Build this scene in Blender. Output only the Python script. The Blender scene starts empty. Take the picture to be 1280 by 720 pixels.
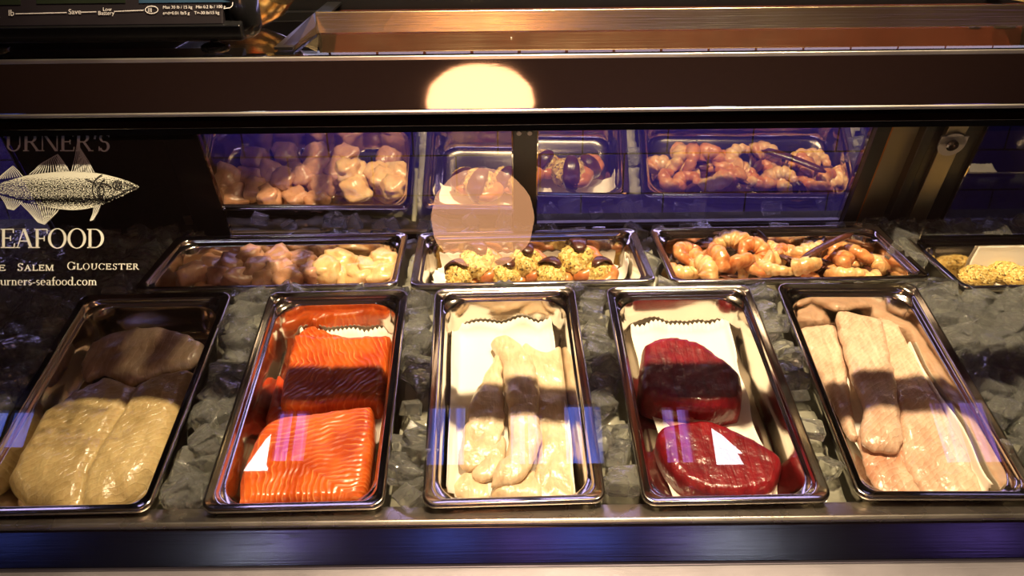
import bpy, bmesh, math, random
from mathutils import Vector, Matrix, noise
from mathutils.geometry import delaunay_2d_cdt
random.seed(7)
C = bpy.context.scene.collection
S = bpy.context.scene
CAMZ = 1.45
# ------------------------------------------------------------------ camera
FPX = 1040.0
PITCH = math.radians(27); ROLL = math.radians(-0.6)
F = Vector((0, math.cos(PITCH), -math.sin(PITCH)))
U0 = Vector((0, math.sin(PITCH), math.cos(PITCH))); R0 = Vector((1, 0, 0))
RX = R0*math.cos(ROLL)+U0*math.sin(ROLL)
UP = -R0*math.sin(ROLL)+U0*math.cos(ROLL)
CAM = Vector((0, 0, CAMZ))
cd = bpy.data.cameras.new('camera'); cam = bpy.data.objects.new('camera', cd); C.objects.link(cam)
cd.sensor_width = 36; cd.lens = FPX/1280*36; cd.clip_start = .02
m = Matrix((RX, UP, -F)).transposed().to_4x4(); m.translation = CAM; cam.matrix_world = m
S.camera = cam

def hit(px, py, pt, n):
    d = F+RX*((px-640)/FPX)+UP*((360-py)/FPX)
    t = (pt-CAM).dot(n)/d.dot(n)
    return CAM+d*t

# ------------------------------------------------------------------ materials
def newmat(name):
    mt = bpy.data.materials.new(name); mt.use_nodes = True
    nt = mt.node_tree; nt.nodes.clear()
    out = nt.nodes.new('ShaderNodeOutputMaterial')
    return mt, nt, out
def N(nt, typ, **kw):
    n = nt.nodes.new('ShaderNode'+typ)
    for k, v in kw.items():
        if k.startswith('_'): setattr(n, k[1:], v)
        else:
            kk = k.replace('_', ' ')
            if kk in n.inputs: n.inputs[kk].default_value = v
            else: n.inputs[k].default_value = v
    return n
def L(nt, a, b): nt.links.new(a, b)
def ramp(nt, src, stops, interp='LINEAR'):
    r = nt.nodes.new('ShaderNodeValToRGB'); L(nt, src, r.inputs[0])
    r.color_ramp.interpolation = interp
    el = r.color_ramp.elements
    while len(el) > 1: el.remove(el[-1])
    el[0].position = stops[0][0]; el[0].color = (*stops[0][1], 1)
    for p, c in stops[1:]:
        e = el.new(p); e.color = (*c, 1)
    return r.outputs[0]
def principled(nt, out, **kw):
    b = nt.nodes.new('ShaderNodeBsdfPrincipled')
    for k, v in kw.items():
        b.inputs[k.replace('_', ' ')].default_value = v
    L(nt, b.outputs[0], out.inputs[0]); return b
def col(r, g, b): return (r, g, b, 1)
def simple(name, c, rough=.5, metal=0., bump=0., bscale=200., **kw):
    mt, nt, out = newmat(name)
    b = principled(nt, out, Base_Color=col(*c), Roughness=rough, Metallic=metal, **kw)
    tc = N(nt, 'TexCoord')
    nz = N(nt, 'TexNoise', Scale=bscale*.2, Detail=3.); L(nt, tc.outputs['Object'], nz.inputs['Vector'])
    L(nt, ramp(nt, nz.outputs[0], [(.3, tuple(x*.85 for x in c)), (.7, tuple(min(1, x*1.1) for x in c))]), b.inputs['Base Color'])
    if bump:
        n2 = N(nt, 'TexNoise', Scale=bscale, Detail=3.); L(nt, tc.outputs['Object'], n2.inputs['Vector'])
        bp = N(nt, 'Bump', Strength=bump, Distance=.002); L(nt, n2.outputs[0], bp.inputs['Height']); L(nt, bp.outputs[0], b.inputs['Normal'])
    return mt
def emit(name, c, s):
    mt, nt, out = newmat(name)
    e = N(nt, 'Emission', Color=col(*c), Strength=s); L(nt, e.outputs[0], out.inputs[0]); return mt
def steel(name, c=(.62, .58, .53), rough=.16, brushed=0.0, scratch=0.0, axis='X'):
    mt, nt, out = newmat(name)
    b = principled(nt, out, Base_Color=col(*c), Roughness=rough, Metallic=1.)
    tc = N(nt, 'TexCoord')
    mp = N(nt, 'Mapping'); L(nt, tc.outputs['Object'], mp.inputs[0])
    mp.inputs['Scale'].default_value = (1.5, 90, 90) if axis == 'X' else (90, 1.5, 90)
    nz = N(nt, 'TexNoise', Scale=6., Detail=4.); L(nt, mp.outputs[0], nz.inputs['Vector'])
    n0 = N(nt, 'TexNoise', Scale=18., Detail=3.); L(nt, tc.outputs['Object'], n0.inputs['Vector'])
    rr = N(nt, 'MapRange'); rr.inputs['To Min'].default_value = max(.02, rough-.05); rr.inputs['To Max'].default_value = rough*1.25+.01
    L(nt, n0.outputs[0], rr.inputs[0]); L(nt, rr.outputs[0], b.inputs['Roughness'])
    h = nz.outputs[0]; st = brushed
    if scratch:
        mp2 = N(nt, 'Mapping'); L(nt, tc.outputs['Object'], mp2.inputs[0]); mp2.inputs['Scale'].default_value = (14, 150, 150); mp2.inputs['Rotation'].default_value = (0, .15, .12)
        n3 = N(nt, 'TexNoise', Scale=2.2, Detail=2.); L(nt, mp2.outputs[0], n3.inputs['Vector'])
        sr = ramp(nt, n3.outputs[0], [(.66, (0, 0, 0)), (.69, (1, 1, 1)), (.72, (0, 0, 0))])
        n4 = N(nt, 'TexNoise', Scale=7.); L(nt, tc.outputs['Object'], n4.inputs['Vector'])
        ms = N(nt, 'Math', _operation='MULTIPLY'); L(nt, sr, ms.inputs[0]); L(nt, ramp(nt, n4.outputs[0], [(.45, (0, 0, 0)), (.65, (1, 1, 1))]), ms.inputs[1])
        ma = N(nt, 'Math', _operation='MULTIPLY_ADD'); L(nt, ms.outputs[0], ma.inputs[0]); ma.inputs[1].default_value = scratch; L(nt, h, ma.inputs[2]); h = ma.outputs[0]
    bp = N(nt, 'Bump', Strength=max(st, .004), Distance=.001); L(nt, h, bp.inputs['Height']); L(nt, bp.outputs[0], b.inputs['Normal'])
    return mt
def pane(name, tint=(1, 1, 1), base=.02, ior=1.5, gain=1.0, rough=0.0, gtint=(1, 1, 1)):
    mt, nt, out = newmat(name)
    t = N(nt, 'BsdfTransparent', Color=col(*tint)); g = N(nt, 'BsdfGlossy', Roughness=rough, Color=col(*gtint))
    fr = N(nt, 'Fresnel', IOR=ior)
    ma = N(nt, 'Math', _operation='MULTIPLY_ADD', _use_clamp=True); L(nt, fr.outputs[0], ma.inputs[0]); ma.inputs[1].default_value = gain; ma.inputs[2].default_value = base
    mx = N(nt, 'MixShader'); L(nt, ma.outputs[0], mx.inputs[0]); L(nt, t.outputs[0], mx.inputs[1]); L(nt, g.outputs[0], mx.inputs[2])
    L(nt, mx.outputs[0], out.inputs[0]); return mt
def flesh(name, c1, c2, c3=None, rough=.3, sss=.15, fib=(30, 260), ang=0., line=.25, coat=.35, blot=26., bump=.25, myo=0., mang=0.):
    """wet fish flesh: blotches, fibre lines along one direction, glossy coat"""
    mt, nt, out = newmat(name)
    b = principled(nt, out, Roughness=rough, Coat_Weight=coat, Coat_Roughness=.08, Subsurface_Weight=sss, Subsurface_Scale=.006)
    b.inputs['Subsurface Radius'].default_value = (1., .5, .3)
    tc = N(nt, 'TexCoord')
    nz = N(nt, 'TexNoise', Scale=blot, Detail=5., Roughness=.6); L(nt, tc.outputs['Object'], nz.inputs['Vector'])
    base = ramp(nt, nz.outputs[0], [(.32, c1), (.62, c2)] + ([(.78, c3)] if c3 else []))
    mp = N(nt, 'Mapping'); L(nt, tc.outputs['Object'], mp.inputs[0]); mp.inputs['Rotation'].default_value = (0, 0, ang); mp.inputs['Scale'].default_value = (fib[1]/100, fib[0]/100, 1)
    n2 = N(nt, 'TexNoise', Scale=90., Detail=3., Distortion=.4); L(nt, mp.outputs[0], n2.inputs['Vector'])
    mix = N(nt, 'Mix', _data_type='RGBA', _blend_type='MULTIPLY'); mix.inputs[0].default_value = line
    L(nt, base, mix.inputs[6]); L(nt, ramp(nt, n2.outputs[0], [(.35, (.45, .4, .35)), (.6, (1, 1, 1))]), mix.inputs[7])
    outc = mix.outputs[2]; hh = n2.outputs[0]
    if myo:
        mp3 = N(nt, 'Mapping'); L(nt, tc.outputs['Object'], mp3.inputs[0]); mp3.inputs['Rotation'].default_value = (0, 0, mang)
        wv = N(nt, 'TexWave', Scale=myo, Distortion=7., Detail=3., _wave_profile='SAW'); wv.inputs['Detail Scale'].default_value = .9; L(nt, mp3.outputs[0], wv.inputs['Vector'])
        wl = ramp(nt, wv.outputs[0], [(.0, (.0,)*3), (.75, (.5,)*3), (.92, (1,)*3), (1., (0,)*3)])
        m2 = N(nt, 'Mix', _data_type='RGBA'); f_ = N(nt, 'Math', _operation='MULTIPLY'); L(nt, wl, f_.inputs[0]); f_.inputs[1].default_value = .16
        L(nt, f_.outputs[0], m2.inputs[0]); L(nt, outc, m2.inputs[6]); m2.inputs[7].default_value = col(*[min(1, q*1.25+.06) for q in (c3 or c2)]); outc = m2.outputs[2]
        ad = N(nt, 'Math', _operation='MULTIPLY_ADD'); L(nt, wl, ad.inputs[0]); ad.inputs[1].default_value = .3; L(nt, hh, ad.inputs[2]); hh = ad.outputs[0]
    L(nt, outc, b.inputs['Base Color'])
    bp = N(nt, 'Bump', Strength=bump, Distance=.0015); L(nt, hh, bp.inputs['Height'])
    n3 = N(nt, 'TexNoise', Scale=60., Detail=4.); L(nt, tc.outputs['Object'], n3.inputs['Vector'])
    bp2 = N(nt, 'Bump', Strength=bump, Distance=.004); L(nt, n3.outputs[0], bp2.inputs['Height']); L(nt, bp.outputs[0], bp2.inputs['Normal'])
    n5 = N(nt, 'TexNoise', Scale=260., Detail=3.); L(nt, tc.outputs['Object'], n5.inputs['Vector'])
    bp3 = N(nt, 'Bump', Strength=bump*.7, Distance=.0015); L(nt, n5.outputs[0], bp3.inputs['Height']); L(nt, bp2.outputs[0], bp3.inputs['Normal'])
    L(nt, bp2.outputs[0], b.inputs['Normal']); L(nt, bp3.outputs[0], b.inputs['Coat Normal'])
    return mt
def salmon_mat(name, dark, light, fat, ang, v0, chev, freq):
    mt, nt, out = newmat(name)
    b = principled(nt, out, Roughness=.28, Coat_Weight=.5, Coat_Roughness=.07, Subsurface_Weight=.12, Subsurface_Scale=.004)
    tc = N(nt, 'TexCoord'); mp = N(nt, 'Mapping'); L(nt, tc.outputs['Object'], mp.inputs[0]); mp.inputs['Rotation'].default_value = (0, 0, ang)
    nd = N(nt, 'TexNoise', Scale=22., Detail=3.); L(nt, mp.outputs[0], nd.inputs['Vector'])
    sx = N(nt, 'SeparateXYZ'); L(nt, mp.outputs[0], sx.inputs[0])
    a = N(nt, 'Math', _operation='SUBTRACT'); L(nt, sx.outputs[1], a.inputs[0]); a.inputs[1].default_value = v0
    ab = N(nt, 'Math', _operation='ABSOLUTE'); L(nt, a.outputs[0], ab.inputs[0])
    k = N(nt, 'Math', _operation='MULTIPLY_ADD'); L(nt, ab.outputs[0], k.inputs[0]); k.inputs[1].default_value = chev; L(nt, sx.outputs[0], k.inputs[2])
    k2 = N(nt, 'Math', _operation='MULTIPLY_ADD'); L(nt, nd.outputs[0], k2.inputs[0]); k2.inputs[1].default_value = .034; L(nt, k.outputs[0], k2.inputs[2])
    k3 = N(nt, 'Math', _operation='MULTIPLY'); L(nt, k2.outputs[0], k3.inputs[0]); k3.inputs[1].default_value = freq
    sn = N(nt, 'Math', _operation='SINE'); L(nt, k3.outputs[0], sn.inputs[0])
    nz = N(nt, 'TexNoise', Scale=30., Detail=4.); L(nt, tc.outputs['Object'], nz.inputs['Vector'])
    base = ramp(nt, nz.outputs[0], [(.38, dark), (.60, light)])
    nm = N(nt, 'TexNoise', Scale=45., Detail=2.); L(nt, tc.outputs['Object'], nm.inputs['Vector'])
    lm = N(nt, 'Math', _operation='MULTIPLY'); L(nt, ramp(nt, sn.outputs[0], [(.72, (0, 0, 0)), (.97, (1, 1, 1))]), lm.inputs[0]); L(nt, ramp(nt, nm.outputs[0], [(.38, (.0,)*3), (.62, (.8,)*3)]), lm.inputs[1])
    mx = N(nt, 'Mix', _data_type='RGBA'); L(nt, lm.outputs[0], mx.inputs[0]); L(nt, base, mx.inputs[6]); mx.inputs[7].default_value = col(*fat)
    L(nt, mx.outputs[2], b.inputs['Base Color'])
    h = N(nt, 'Math', _operation='MULTIPLY_ADD'); L(nt, nm.outputs[0], h.inputs[0]); h.inputs[1].default_value = 1.; L(nt, sn.outputs[0], h.inputs[2])
    bp = N(nt, 'Bump', Strength=.22, Distance=.0015); L(nt, h.outputs[0], bp.inputs['Height']); L(nt, bp.outputs[0], b.inputs['Normal'])
    return mt

M = {}
M['pan'] = steel('pan_steel', (.66, .61, .55), .13, .03)
M['rail'] = steel('rail_steel', (.50, .45, .43), .045, .003, 1.0)
M['body'] = steel('brushed_steel', (.34, .32, .36), .42, .12)
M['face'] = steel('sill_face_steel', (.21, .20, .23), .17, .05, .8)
M['header'] = steel('header_steel', (.74, .58, .34), .22, .22)
M['brown'] = simple('track_brown', (.11, .022, .009), .4, .2)  # reddish brown along the middle of the door track
M['black'] = simple('black_frame', (.006, .006, .007), .35)
M['blackgloss'] = simple('black_plastic', (.008, .008, .009), .18)
M['darkpanel'] = simple('dark_panel', (.018, .017, .015), .3, .2, .2)
M['copper'] = simple('copper_strip', (.45, .16, .05), .3, .8)
M['post'] = steel('post_steel', (.30, .26, .19), .38, .2)
M['fglass'] = pane('front_glass', (.97, .98, .97), .02, 1.5, 1.6)
M['tglass'] = pane('top_glass', (.95, .96, .95), .01, 1.5, .9)
M['dglass'] = pane('door_glass', (.80, .80, .86), .40, 1.5, 1.0, 0., (1, .95, .88))
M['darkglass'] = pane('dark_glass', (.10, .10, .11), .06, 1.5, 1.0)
M['white'] = simple('decal_white', (.82, .84, .76), .6)
M['grey'] = simple('decal_grey', (.50, .50, .46), .6)
M['ink'] = simple('decal_ink', (.01, .01, .01), .6)
M['gold'] = simple('gasket_gold', (.45, .34, .13), .35, .6)
M['bed'] = simple('ice_bed', (.30, .29, .23), .12, 0., 1., 70., Coat_Weight=.8)
M['dark'] = simple('dark_room', (.16, .09, .065), .8)
M['floor'] = simple('room_floor', (.018, .022, .04), .22)  # blue of the window light put into the floor colour
M['well'] = simple('well_liner', (.05, .05, .048), .4, .3)

def tile_mat():
    mt, nt, out = newmat('purple_tile')
    b = principled(nt, out, Roughness=.18)
    tc = N(nt, 'TexCoord'); mp = N(nt, 'Mapping'); L(nt, tc.outputs['Object'], mp.inputs[0])
    sx = N(nt, 'SeparateXYZ'); L(nt, tc.outputs['Object'], sx.inputs[0])
    cx = N(nt, 'CombineXYZ'); L(nt, sx.outputs[0], cx.inputs[0]); L(nt, sx.outputs[2], cx.inputs[1])
    br = N(nt, 'TexBrick', Scale=1.); br.inputs['Mortar Size'].default_value = .0022; br.inputs['Mortar Smooth'].default_value = .2
    br.inputs['Brick Width'].default_value = .2; br.inputs['Row Height'].default_value = .1
    br.inputs['Color1'].default_value = col(.10, .065, .40); br.inputs['Color2'].default_value = col(.12, .075, .44); br.inputs['Mortar'].default_value = col(.015, .01, .02)
    L(nt, cx.outputs[0], br.inputs['Vector'])
    gz = N(nt, 'Math', _operation='GREATER_THAN'); L(nt, sx.outputs[2], gz.inputs[0]); gz.inputs[1].default_value = .3005
    mx = N(nt, 'Mix', _data_type='RGBA'); L(nt, gz.outputs[0], mx.inputs[0]); L(nt, br.outputs[0], mx.inputs[6]); mx.inputs[7].default_value = col(.03, .02, .016)
    L(nt, mx.outputs[2], b.inputs['Base Color']); 
    rg = N(nt, 'MapRange'); rg.inputs['To Min'].default_value = .18; rg.inputs['To Max'].default_value = .9; L(nt, gz.outputs[0], rg.inputs[0]); L(nt, rg.outputs[0], b.inputs['Roughness'])
    bp = N(nt, 'Bump', Strength=.5, Distance=.002, _invert=True); L(nt, br.outputs[1], bp.inputs['Height']); L(nt, bp.outputs[0], b.inputs['Normal'])
    return mt
M['tile'] = tile_mat()
def ice_mat():
    mt, nt, out = newmat('clear_ice')
    b = principled(nt, out, Base_Color=col(.97, .98, .95), Roughness=.02, IOR=1.31, Transmission_Weight=.935, Coat_Weight=.3)
    tc = N(nt, 'TexCoord'); nz = N(nt, 'TexNoise', Scale=90., Detail=4.); L(nt, tc.outputs['Object'], nz.inputs['Vector'])
    bp = N(nt, 'Bump', Strength=.3, Distance=.004); L(nt, nz.outputs[0], bp.inputs['Height'])
    n6 = N(nt, 'TexVoronoi', Scale=160.); L(nt, tc.outputs['Object'], n6.inputs['Vector'])
    b6 = N(nt, 'Bump', Strength=.35, Distance=.0018); L(nt, n6.outputs[0], b6.inputs['Height']); L(nt, bp.outputs[0], b6.inputs['Normal'])
    L(nt, b6.outputs[0], b.inputs['Normal']); L(nt, b6.outputs[0], b.inputs['Coat Normal'])
    return mt
M['ice'] = ice_mat()
def paper_mat():
    mt, nt, out = newmat('paper_liner')
    b = principled(nt, out, Base_Color=col(.86, .80, .70), Roughness=.7)
    tc = N(nt, 'TexCoord'); nz = N(nt, 'TexNoise', Scale=40., Detail=4.); L(nt, tc.outputs['Object'], nz.inputs['Vector'])
    bp = N(nt, 'Bump', Strength=.3, Distance=.003); L(nt, nz.outputs[0], bp.inputs['Height']); L(nt, bp.outputs[0], b.inputs['Normal'])
    return mt
M['paper'] = paper_mat()
M['cod'] = flesh('cod_flesh', (.32, .22, .09), (.50, .37, .17), (.60, .48, .26), ang=.5, line=.25, fib=(60, 160), bump=.6, blot=18., myo=48., mang=.9)
M['cod_top'] = flesh('cod_pinkish_flesh', (.34, .22, .13), (.60, .43, .28), (.70, .56, .42), ang=1.2, line=.3, fib=(60, 160), bump=.45, blot=22., myo=36., mang=.2)
M['sole'] = flesh('sole_flesh', (.66, .47, .28), (.80, .62, .42), (.88, .75, .60), ang=.2, line=.3, fib=(50, 190), bump=.75, blot=26., coat=.6)
M['haddock'] = flesh('haddock_flesh', (.58, .33, .21), (.76, .53, .38), (.86, .70, .56), ang=-.3, line=.4, fib=(50, 190), bump=.7, blot=22., myo=60., mang=.9, coat=.5)
M['haddock_pink'] = flesh('haddock_pink_flesh', (.50, .20, .10), (.68, .40, .27), (.84, .66, .54), ang=-.3, line=.5, fib=(50, 190), bump=.7, myo=44., mang=.9)
M['tuna'] = flesh('tuna_flesh', (.12, .003, .007), (.24, .006, .012), (.30, .02, .02), ang=1.9, line=.55, fib=(22, 200), bump=.6, rough=.3)
M['tuna_pale'] = flesh('tuna_belly', (.45, .16, .10), (.62, .28, .20), ang=1., line=.3)
M['salmon_a'] = salmon_mat('salmon_upper', (.42, .05, .006), (.62, .11, .012), (.80, .28, .08), .15, .01, .5, 860.)
M['salmon_b'] = salmon_mat('salmon_lower', (.40, .045, .006), (.62, .11, .014), (.82, .30, .09), .65, -.012, -.9, 760.)
M['salmon_c'] = salmon_mat('salmon_dark', (.40, .03, .006), (.55, .06, .012), (.6, .2, .1), .3, 0., .4, 600.)
M['scallop'] = flesh('scallop_shaded_flesh', (.40, .19, .10), (.56, .31, .19), (.70, .46, .32), line=.2, sss=.25, coat=.8, blot=45., bump=.5)  # darker copy, the scale's shade on the left scallops put into the colour
M['scallop_lit'] = flesh('scallop_lit_flesh', (.70, .40, .16), (.84, .58, .28), (.9, .70, .44), line=.2, sss=.25, coat=.7, blot=40., bump=.4)  # lit copy for the scallops at right, outside the scale's shade
M['shrimp'] = flesh('shrimp_flesh', (.52, .13, .03), (.76, .36, .13), (.88, .62, .34), line=.35, sss=.15, coat=.8, blot=70., bump=.5, fib=(30, 120))
M['shrimp_pale'] = flesh('shrimp_pale_flesh', (.62, .24, .07), (.82, .55, .24), (.90, .72, .42), line=.3, sss=.15, coat=.8, blot=60., bump=.5)
M['tail'] = flesh('shrimp_tail_shell', (.03, .012, .010), (.12, .035, .02), (.26, .15, .07), line=.6, sss=0., coat=.8, blot=70., fib=(20, 260), bump=.4)
def crumb_mat():
    mt, nt, out = newmat('bread_crumb')
    b = principled(nt, out, Roughness=.75)
    tc = N(nt, 'TexCoord'); v = N(nt, 'TexVoronoi', Scale=420.); L(nt, tc.outputs['Object'], v.inputs['Vector'])
    sp = N(nt, 'SeparateColor'); L(nt, v.outputs['Color'], sp.inputs[0])
    L(nt, ramp(nt, sp.outputs[0], [(0., (.14, .08, .02)), (.09, (.52, .32, .07)), (.45, (.72, .50, .14)), (.8, (.86, .68, .28))], 'CONSTANT'), b.inputs['Base Color'])
    n2 = N(nt, 'TexNoise', Scale=160., Detail=4.); L(nt, tc.outputs['Object'], n2.inputs['Vector'])
    bp = N(nt, 'Bump', Strength=.8, Distance=.004); L(nt, n2.outputs[0], bp.inputs['Height']); L(nt, bp.outputs[0], b.inputs['Normal'])
    return mt
M['crumb'] = crumb_mat()
def stipple_mat():
    mt, nt, out = newmat('stippled_print')
    tc = N(nt, 'TexCoord'); uv = N(nt, 'UVMap')
    sx = N(nt, 'SeparateXYZ'); L(nt, uv.outputs[0], sx.inputs[0])
    nz = N(nt, 'TexNoise', Scale=50., Detail=2.); L(nt, uv.outputs[0], nz.inputs['Vector'])
    th = ramp(nt, sx.outputs[1], [(0., (.34,)*3), (.10, (.46,)*3), (.25, (.66,)*3), (.40, (.52,)*3), (.62, (.54,)*3), (.80, (.46,)*3), (.93, (.2,)*3)])
    g = N(nt, 'Math', _operation='GREATER_THAN'); L(nt, nz.outputs[0], g.inputs[0]); L(nt, th, g.inputs[1])
    d = N(nt, 'BsdfDiffuse', Color=col(.72, .74, .64)); t = N(nt, 'BsdfTransparent')
    mx = N(nt, 'MixShader'); L(nt, g.outputs[0], mx.inputs[0]); L(nt, t.outputs[0], mx.inputs[1]); L(nt, d.outputs[0], mx.inputs[2]); L(nt, mx.outputs[0], out.inputs[0])
    return mt
M['stipple'] = stipple_mat()

# ------------------------------------------------------------------ mesh helpers
def link(name, me, mats=None, parent=None, matrix=None, smooth=False):
    o = bpy.data.objects.new(name, me); C.objects.link(o)
    if mats:
        for q in (mats if isinstance(mats, (list, tuple)) else [mats]): me.materials.append(q)
    if smooth:
        me.polygons.foreach_set('use_smooth', [True]*len(me.polygons))
    if parent is not None:
        o.parent = parent
        pm = parent.matrix_basis if parent.parent is None else parent.parent.matrix_basis @ parent.matrix_basis
        o.matrix_basis = pm.inverted() @ (matrix if matrix is not None else Matrix())
    elif matrix is not None: o.matrix_basis = matrix
    me.update(); return o
def mesh(name, vs, fs, mat, parent=None, matrix=None, smooth=False, fix=True):
    me = bpy.data.meshes.new(name); me.from_pydata([tuple(v) for v in vs], [], fs); 
    if fix:
        bm = bmesh.new(); bm.from_mesh(me); bmesh.ops.recalc_face_normals(bm, faces=bm.faces); bm.to_mesh(me); bm.free()
    return link(name, me, mat, parent, matrix, smooth)
def tag(o, label=None, cat=None, group=None, kind=None):
    for k, v in (('label', label), ('category', cat), ('group', group), ('kind', kind)):
        if v: o[k] = v
    return o
def empty(name, loc, label, cat, group=None, matrix=None):
    o = bpy.data.objects.new(name, None); C.objects.link(o); o.empty_display_size = .02
    o.matrix_basis = matrix if matrix is not None else Matrix.Translation(loc)
    return tag(o, label, cat, group)
class MB:
    def __init__(s): s.v = []; s.f = []
    def add(s, vs, fs):
        k = len(s.v); s.v += [tuple(v) for v in vs]; s.f += [tuple(i+k for i in f) for f in fs]; return s
    def box(s, x0, x1, y0, y1, z0, z1):
        return s.add([(x, y, z) for x in (x0, x1) for y in (y0, y1) for z in (z0, z1)], [(0, 1, 3, 2), (4, 6, 7, 5), (0, 4, 5, 1), (2, 3, 7, 6), (0, 2, 6, 4), (1, 5, 7, 3)])
    def boxm(s, mt, x0, x1, y0, y1, z0, z1):
        vs = [mt @ Vector((x, y, z)) for x in (x0, x1) for y in (y0, y1) for z in (z0, z1)]
        return s.add(vs, [(0, 1, 3, 2), (4, 6, 7, 5), (0, 4, 5, 1), (2, 3, 7, 6), (0, 2, 6, 4), (1, 5, 7, 3)])
    def lathe(s, prof, n=24, mt=Matrix()):
        vs = []; fs = []
        for r, z in prof:
            for i in range(n):
                a = 2*math.pi*i/n; vs.append(mt @ Vector((r*math.cos(a), r*math.sin(a), z)))
        for k in range(len(prof)-1):
            for i in range(n):
                j = (i+1) % n; fs.append((k*n+i, k*n+j, (k+1)*n+j, (k+1)*n+i))
        fs.append(tuple(range(n))[::-1]); fs.append(tuple((len(prof)-1)*n+i for i in range(n)))
        return s.add(vs, fs)
    def extrude_x(s, prof, x0, x1):
        n = len(prof)
        vs = [(x0, y, z) for y, z in prof]+[(x1, y, z) for y, z in prof]
        fs = [(i, (i+1) % n, n+(i+1) % n, n+i) for i in range(n)]+[tuple(range(n))[::-1], tuple(range(n, 2*n))]
        return s.add(vs, fs)
    def obj(s, name, mat, parent=None, matrix=None, smooth=False, bevel=0., seg=2):
        o = mesh(name, s.v, s.f, mat, parent, matrix, smooth)
        if bevel:
            b = o.modifiers.new('bevel', 'BEVEL'); b.width = bevel; b.segments = seg; b.limit_method = 'ANGLE'; b.angle_limit = math.radians(25)
            o.data.polygons.foreach_set('use_smooth', [True]*len(o.data.polygons))
            b.harden_normals = False
            w = o.modifiers.new('wn', 'WEIGHTED_NORMAL')
        return o
def Z(z): return z+CAMZ

# ------------------------------------------------------------------ room
def struct(o): o['kind'] = 'structure'; return o
struct(MB().box(-4.6, 4.6, -4.2, 2.1, -.1, 0).obj('floor', M['floor']))
struct(MB().box(-4.6, 4.6, -4.2, 2.1, 3.2, 3.3).obj('ceiling', M['dark']))
struct(MB().box(-4.7, -4.6, -4.2, 2.1, 0, 3.2).obj('wall_left', M['dark']))
struct(MB().box(4.6, 4.7, -4.2, 2.1, 0, 3.2).obj('wall_right', M['dark']))
struct(MB().box(-4.6, 4.6, -4.2, -4.1, 0, 3.2).obj('wall_front', M['dark']))
# tiled wall behind the case; object origin puts the grout lines where they run
struct(MB().box(-4.6, 4.6, 0, .1, -1.45+.714, 1.75+.714).obj('wall_rear', M['tile'], matrix=Matrix.Translation((-.030, 1.9, Z(-.714)))))
wi = [0]
def window(x0, x1, z0, z1, c, s, sheer=None):
    wi[0] += 1
    f = MB()
    t = .03
    f.box(x0-t, x1+t, -4.1, -4.04, z0-t, z0).box(x0-t, x1+t, -4.1, -4.04, z1, z1+t).box(x0-t, x0, -4.1, -4.04, z0, z1).box(x1, x1+t, -4.1, -4.04, z0, z1)
    xm = (x0+x1)/2; f.box(xm-.012, xm+.012, -4.1, -4.05, z0, z1)
    w = struct(f.obj('window_%d' % wi[0], M['black']))
    mt, nt, out = newmat('window_daylight')
    e = N(nt, 'Emission', Strength=s); tc = N(nt, 'TexCoord'); mp = N(nt, 'Mapping'); L(nt, tc.outputs['Object'], mp.inputs[0]); mp.inputs['Scale'].default_value = (9, 1, .6)
    nz = N(nt, 'TexNoise', Scale=1.2, Detail=2.); L(nt, mp.outputs[0], nz.inputs['Vector'])
    L(nt, ramp(nt, nz.outputs[0], [(.38, tuple(q*.12 for q in c)), (.5, c), (.62, tuple(min(1, q*.4) for q in c)), (.72, tuple(min(1, q*1.5) for q in c))]), e.inputs[0]); L(nt, e.outputs[0], out.inputs[0])
    MB().box(x0, x1, -4.095, -4.085, z0, z1).obj('pane', mt, w)
BL = (.16, .24, 1.); PU = (.36, .22, .9)
window(-1.66, -1.44, 2.78, 3.15, PU, 5)
window(-.60, -.34, 2.74, 3.18, BL, 5)
window(-.02, .20, 2.74, 3.12, PU, 4)
window(.36, .62, 2.74, 3.18, BL, 5)
window(1.05, 1.24, 2.74, 3.15, PU, 4.5)
window(2.95, 3.35, 2.72, 3.18, PU, 3)
window(-3.75, -3.40, 2.9, 3.18, BL, 3)
wi[0] += 1
wb = struct(MB().box(1.36, 1.38, -4.1, -4.04, 2.70, 3.0).obj('window_%d' % wi[0], M['black']))
mesh('pane', [(1.38, -4.09, 2.74), (1.58, -4.09, 2.74), (1.55, -4.09, 2.82), (1.585, -4.09, 2.82), (1.46, -4.09, 2.96), (1.38, -4.09, 3.02)], [(0, 1, 2, 3, 4, 5)], emit('window_white', (.85, .95, 1), 12), wb)
wi[0] += 1
wb = struct(MB().box(-1.90, -1.88, -4.1, -4.04, 2.70, 3.0).obj('window_%d' % wi[0], M['black']))
mesh('pane', [(-1.86, -4.09, 2.73), (-1.69, -4.09, 2.73), (-1.69, -4.09, 3.02), (-1.74, -4.09, 2.96)], [(0, 1, 2, 3)], emit('window_white', (.85, .95, 1), 12), wb)

# ------------------------------------------------------------------ display case
case = empty('display_case', (0, .9, 0), 'stainless steel and glass refrigerated seafood display case filled with ice and steel pans', 'display case')
X0, X1 = -1.15, 1.35
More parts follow.
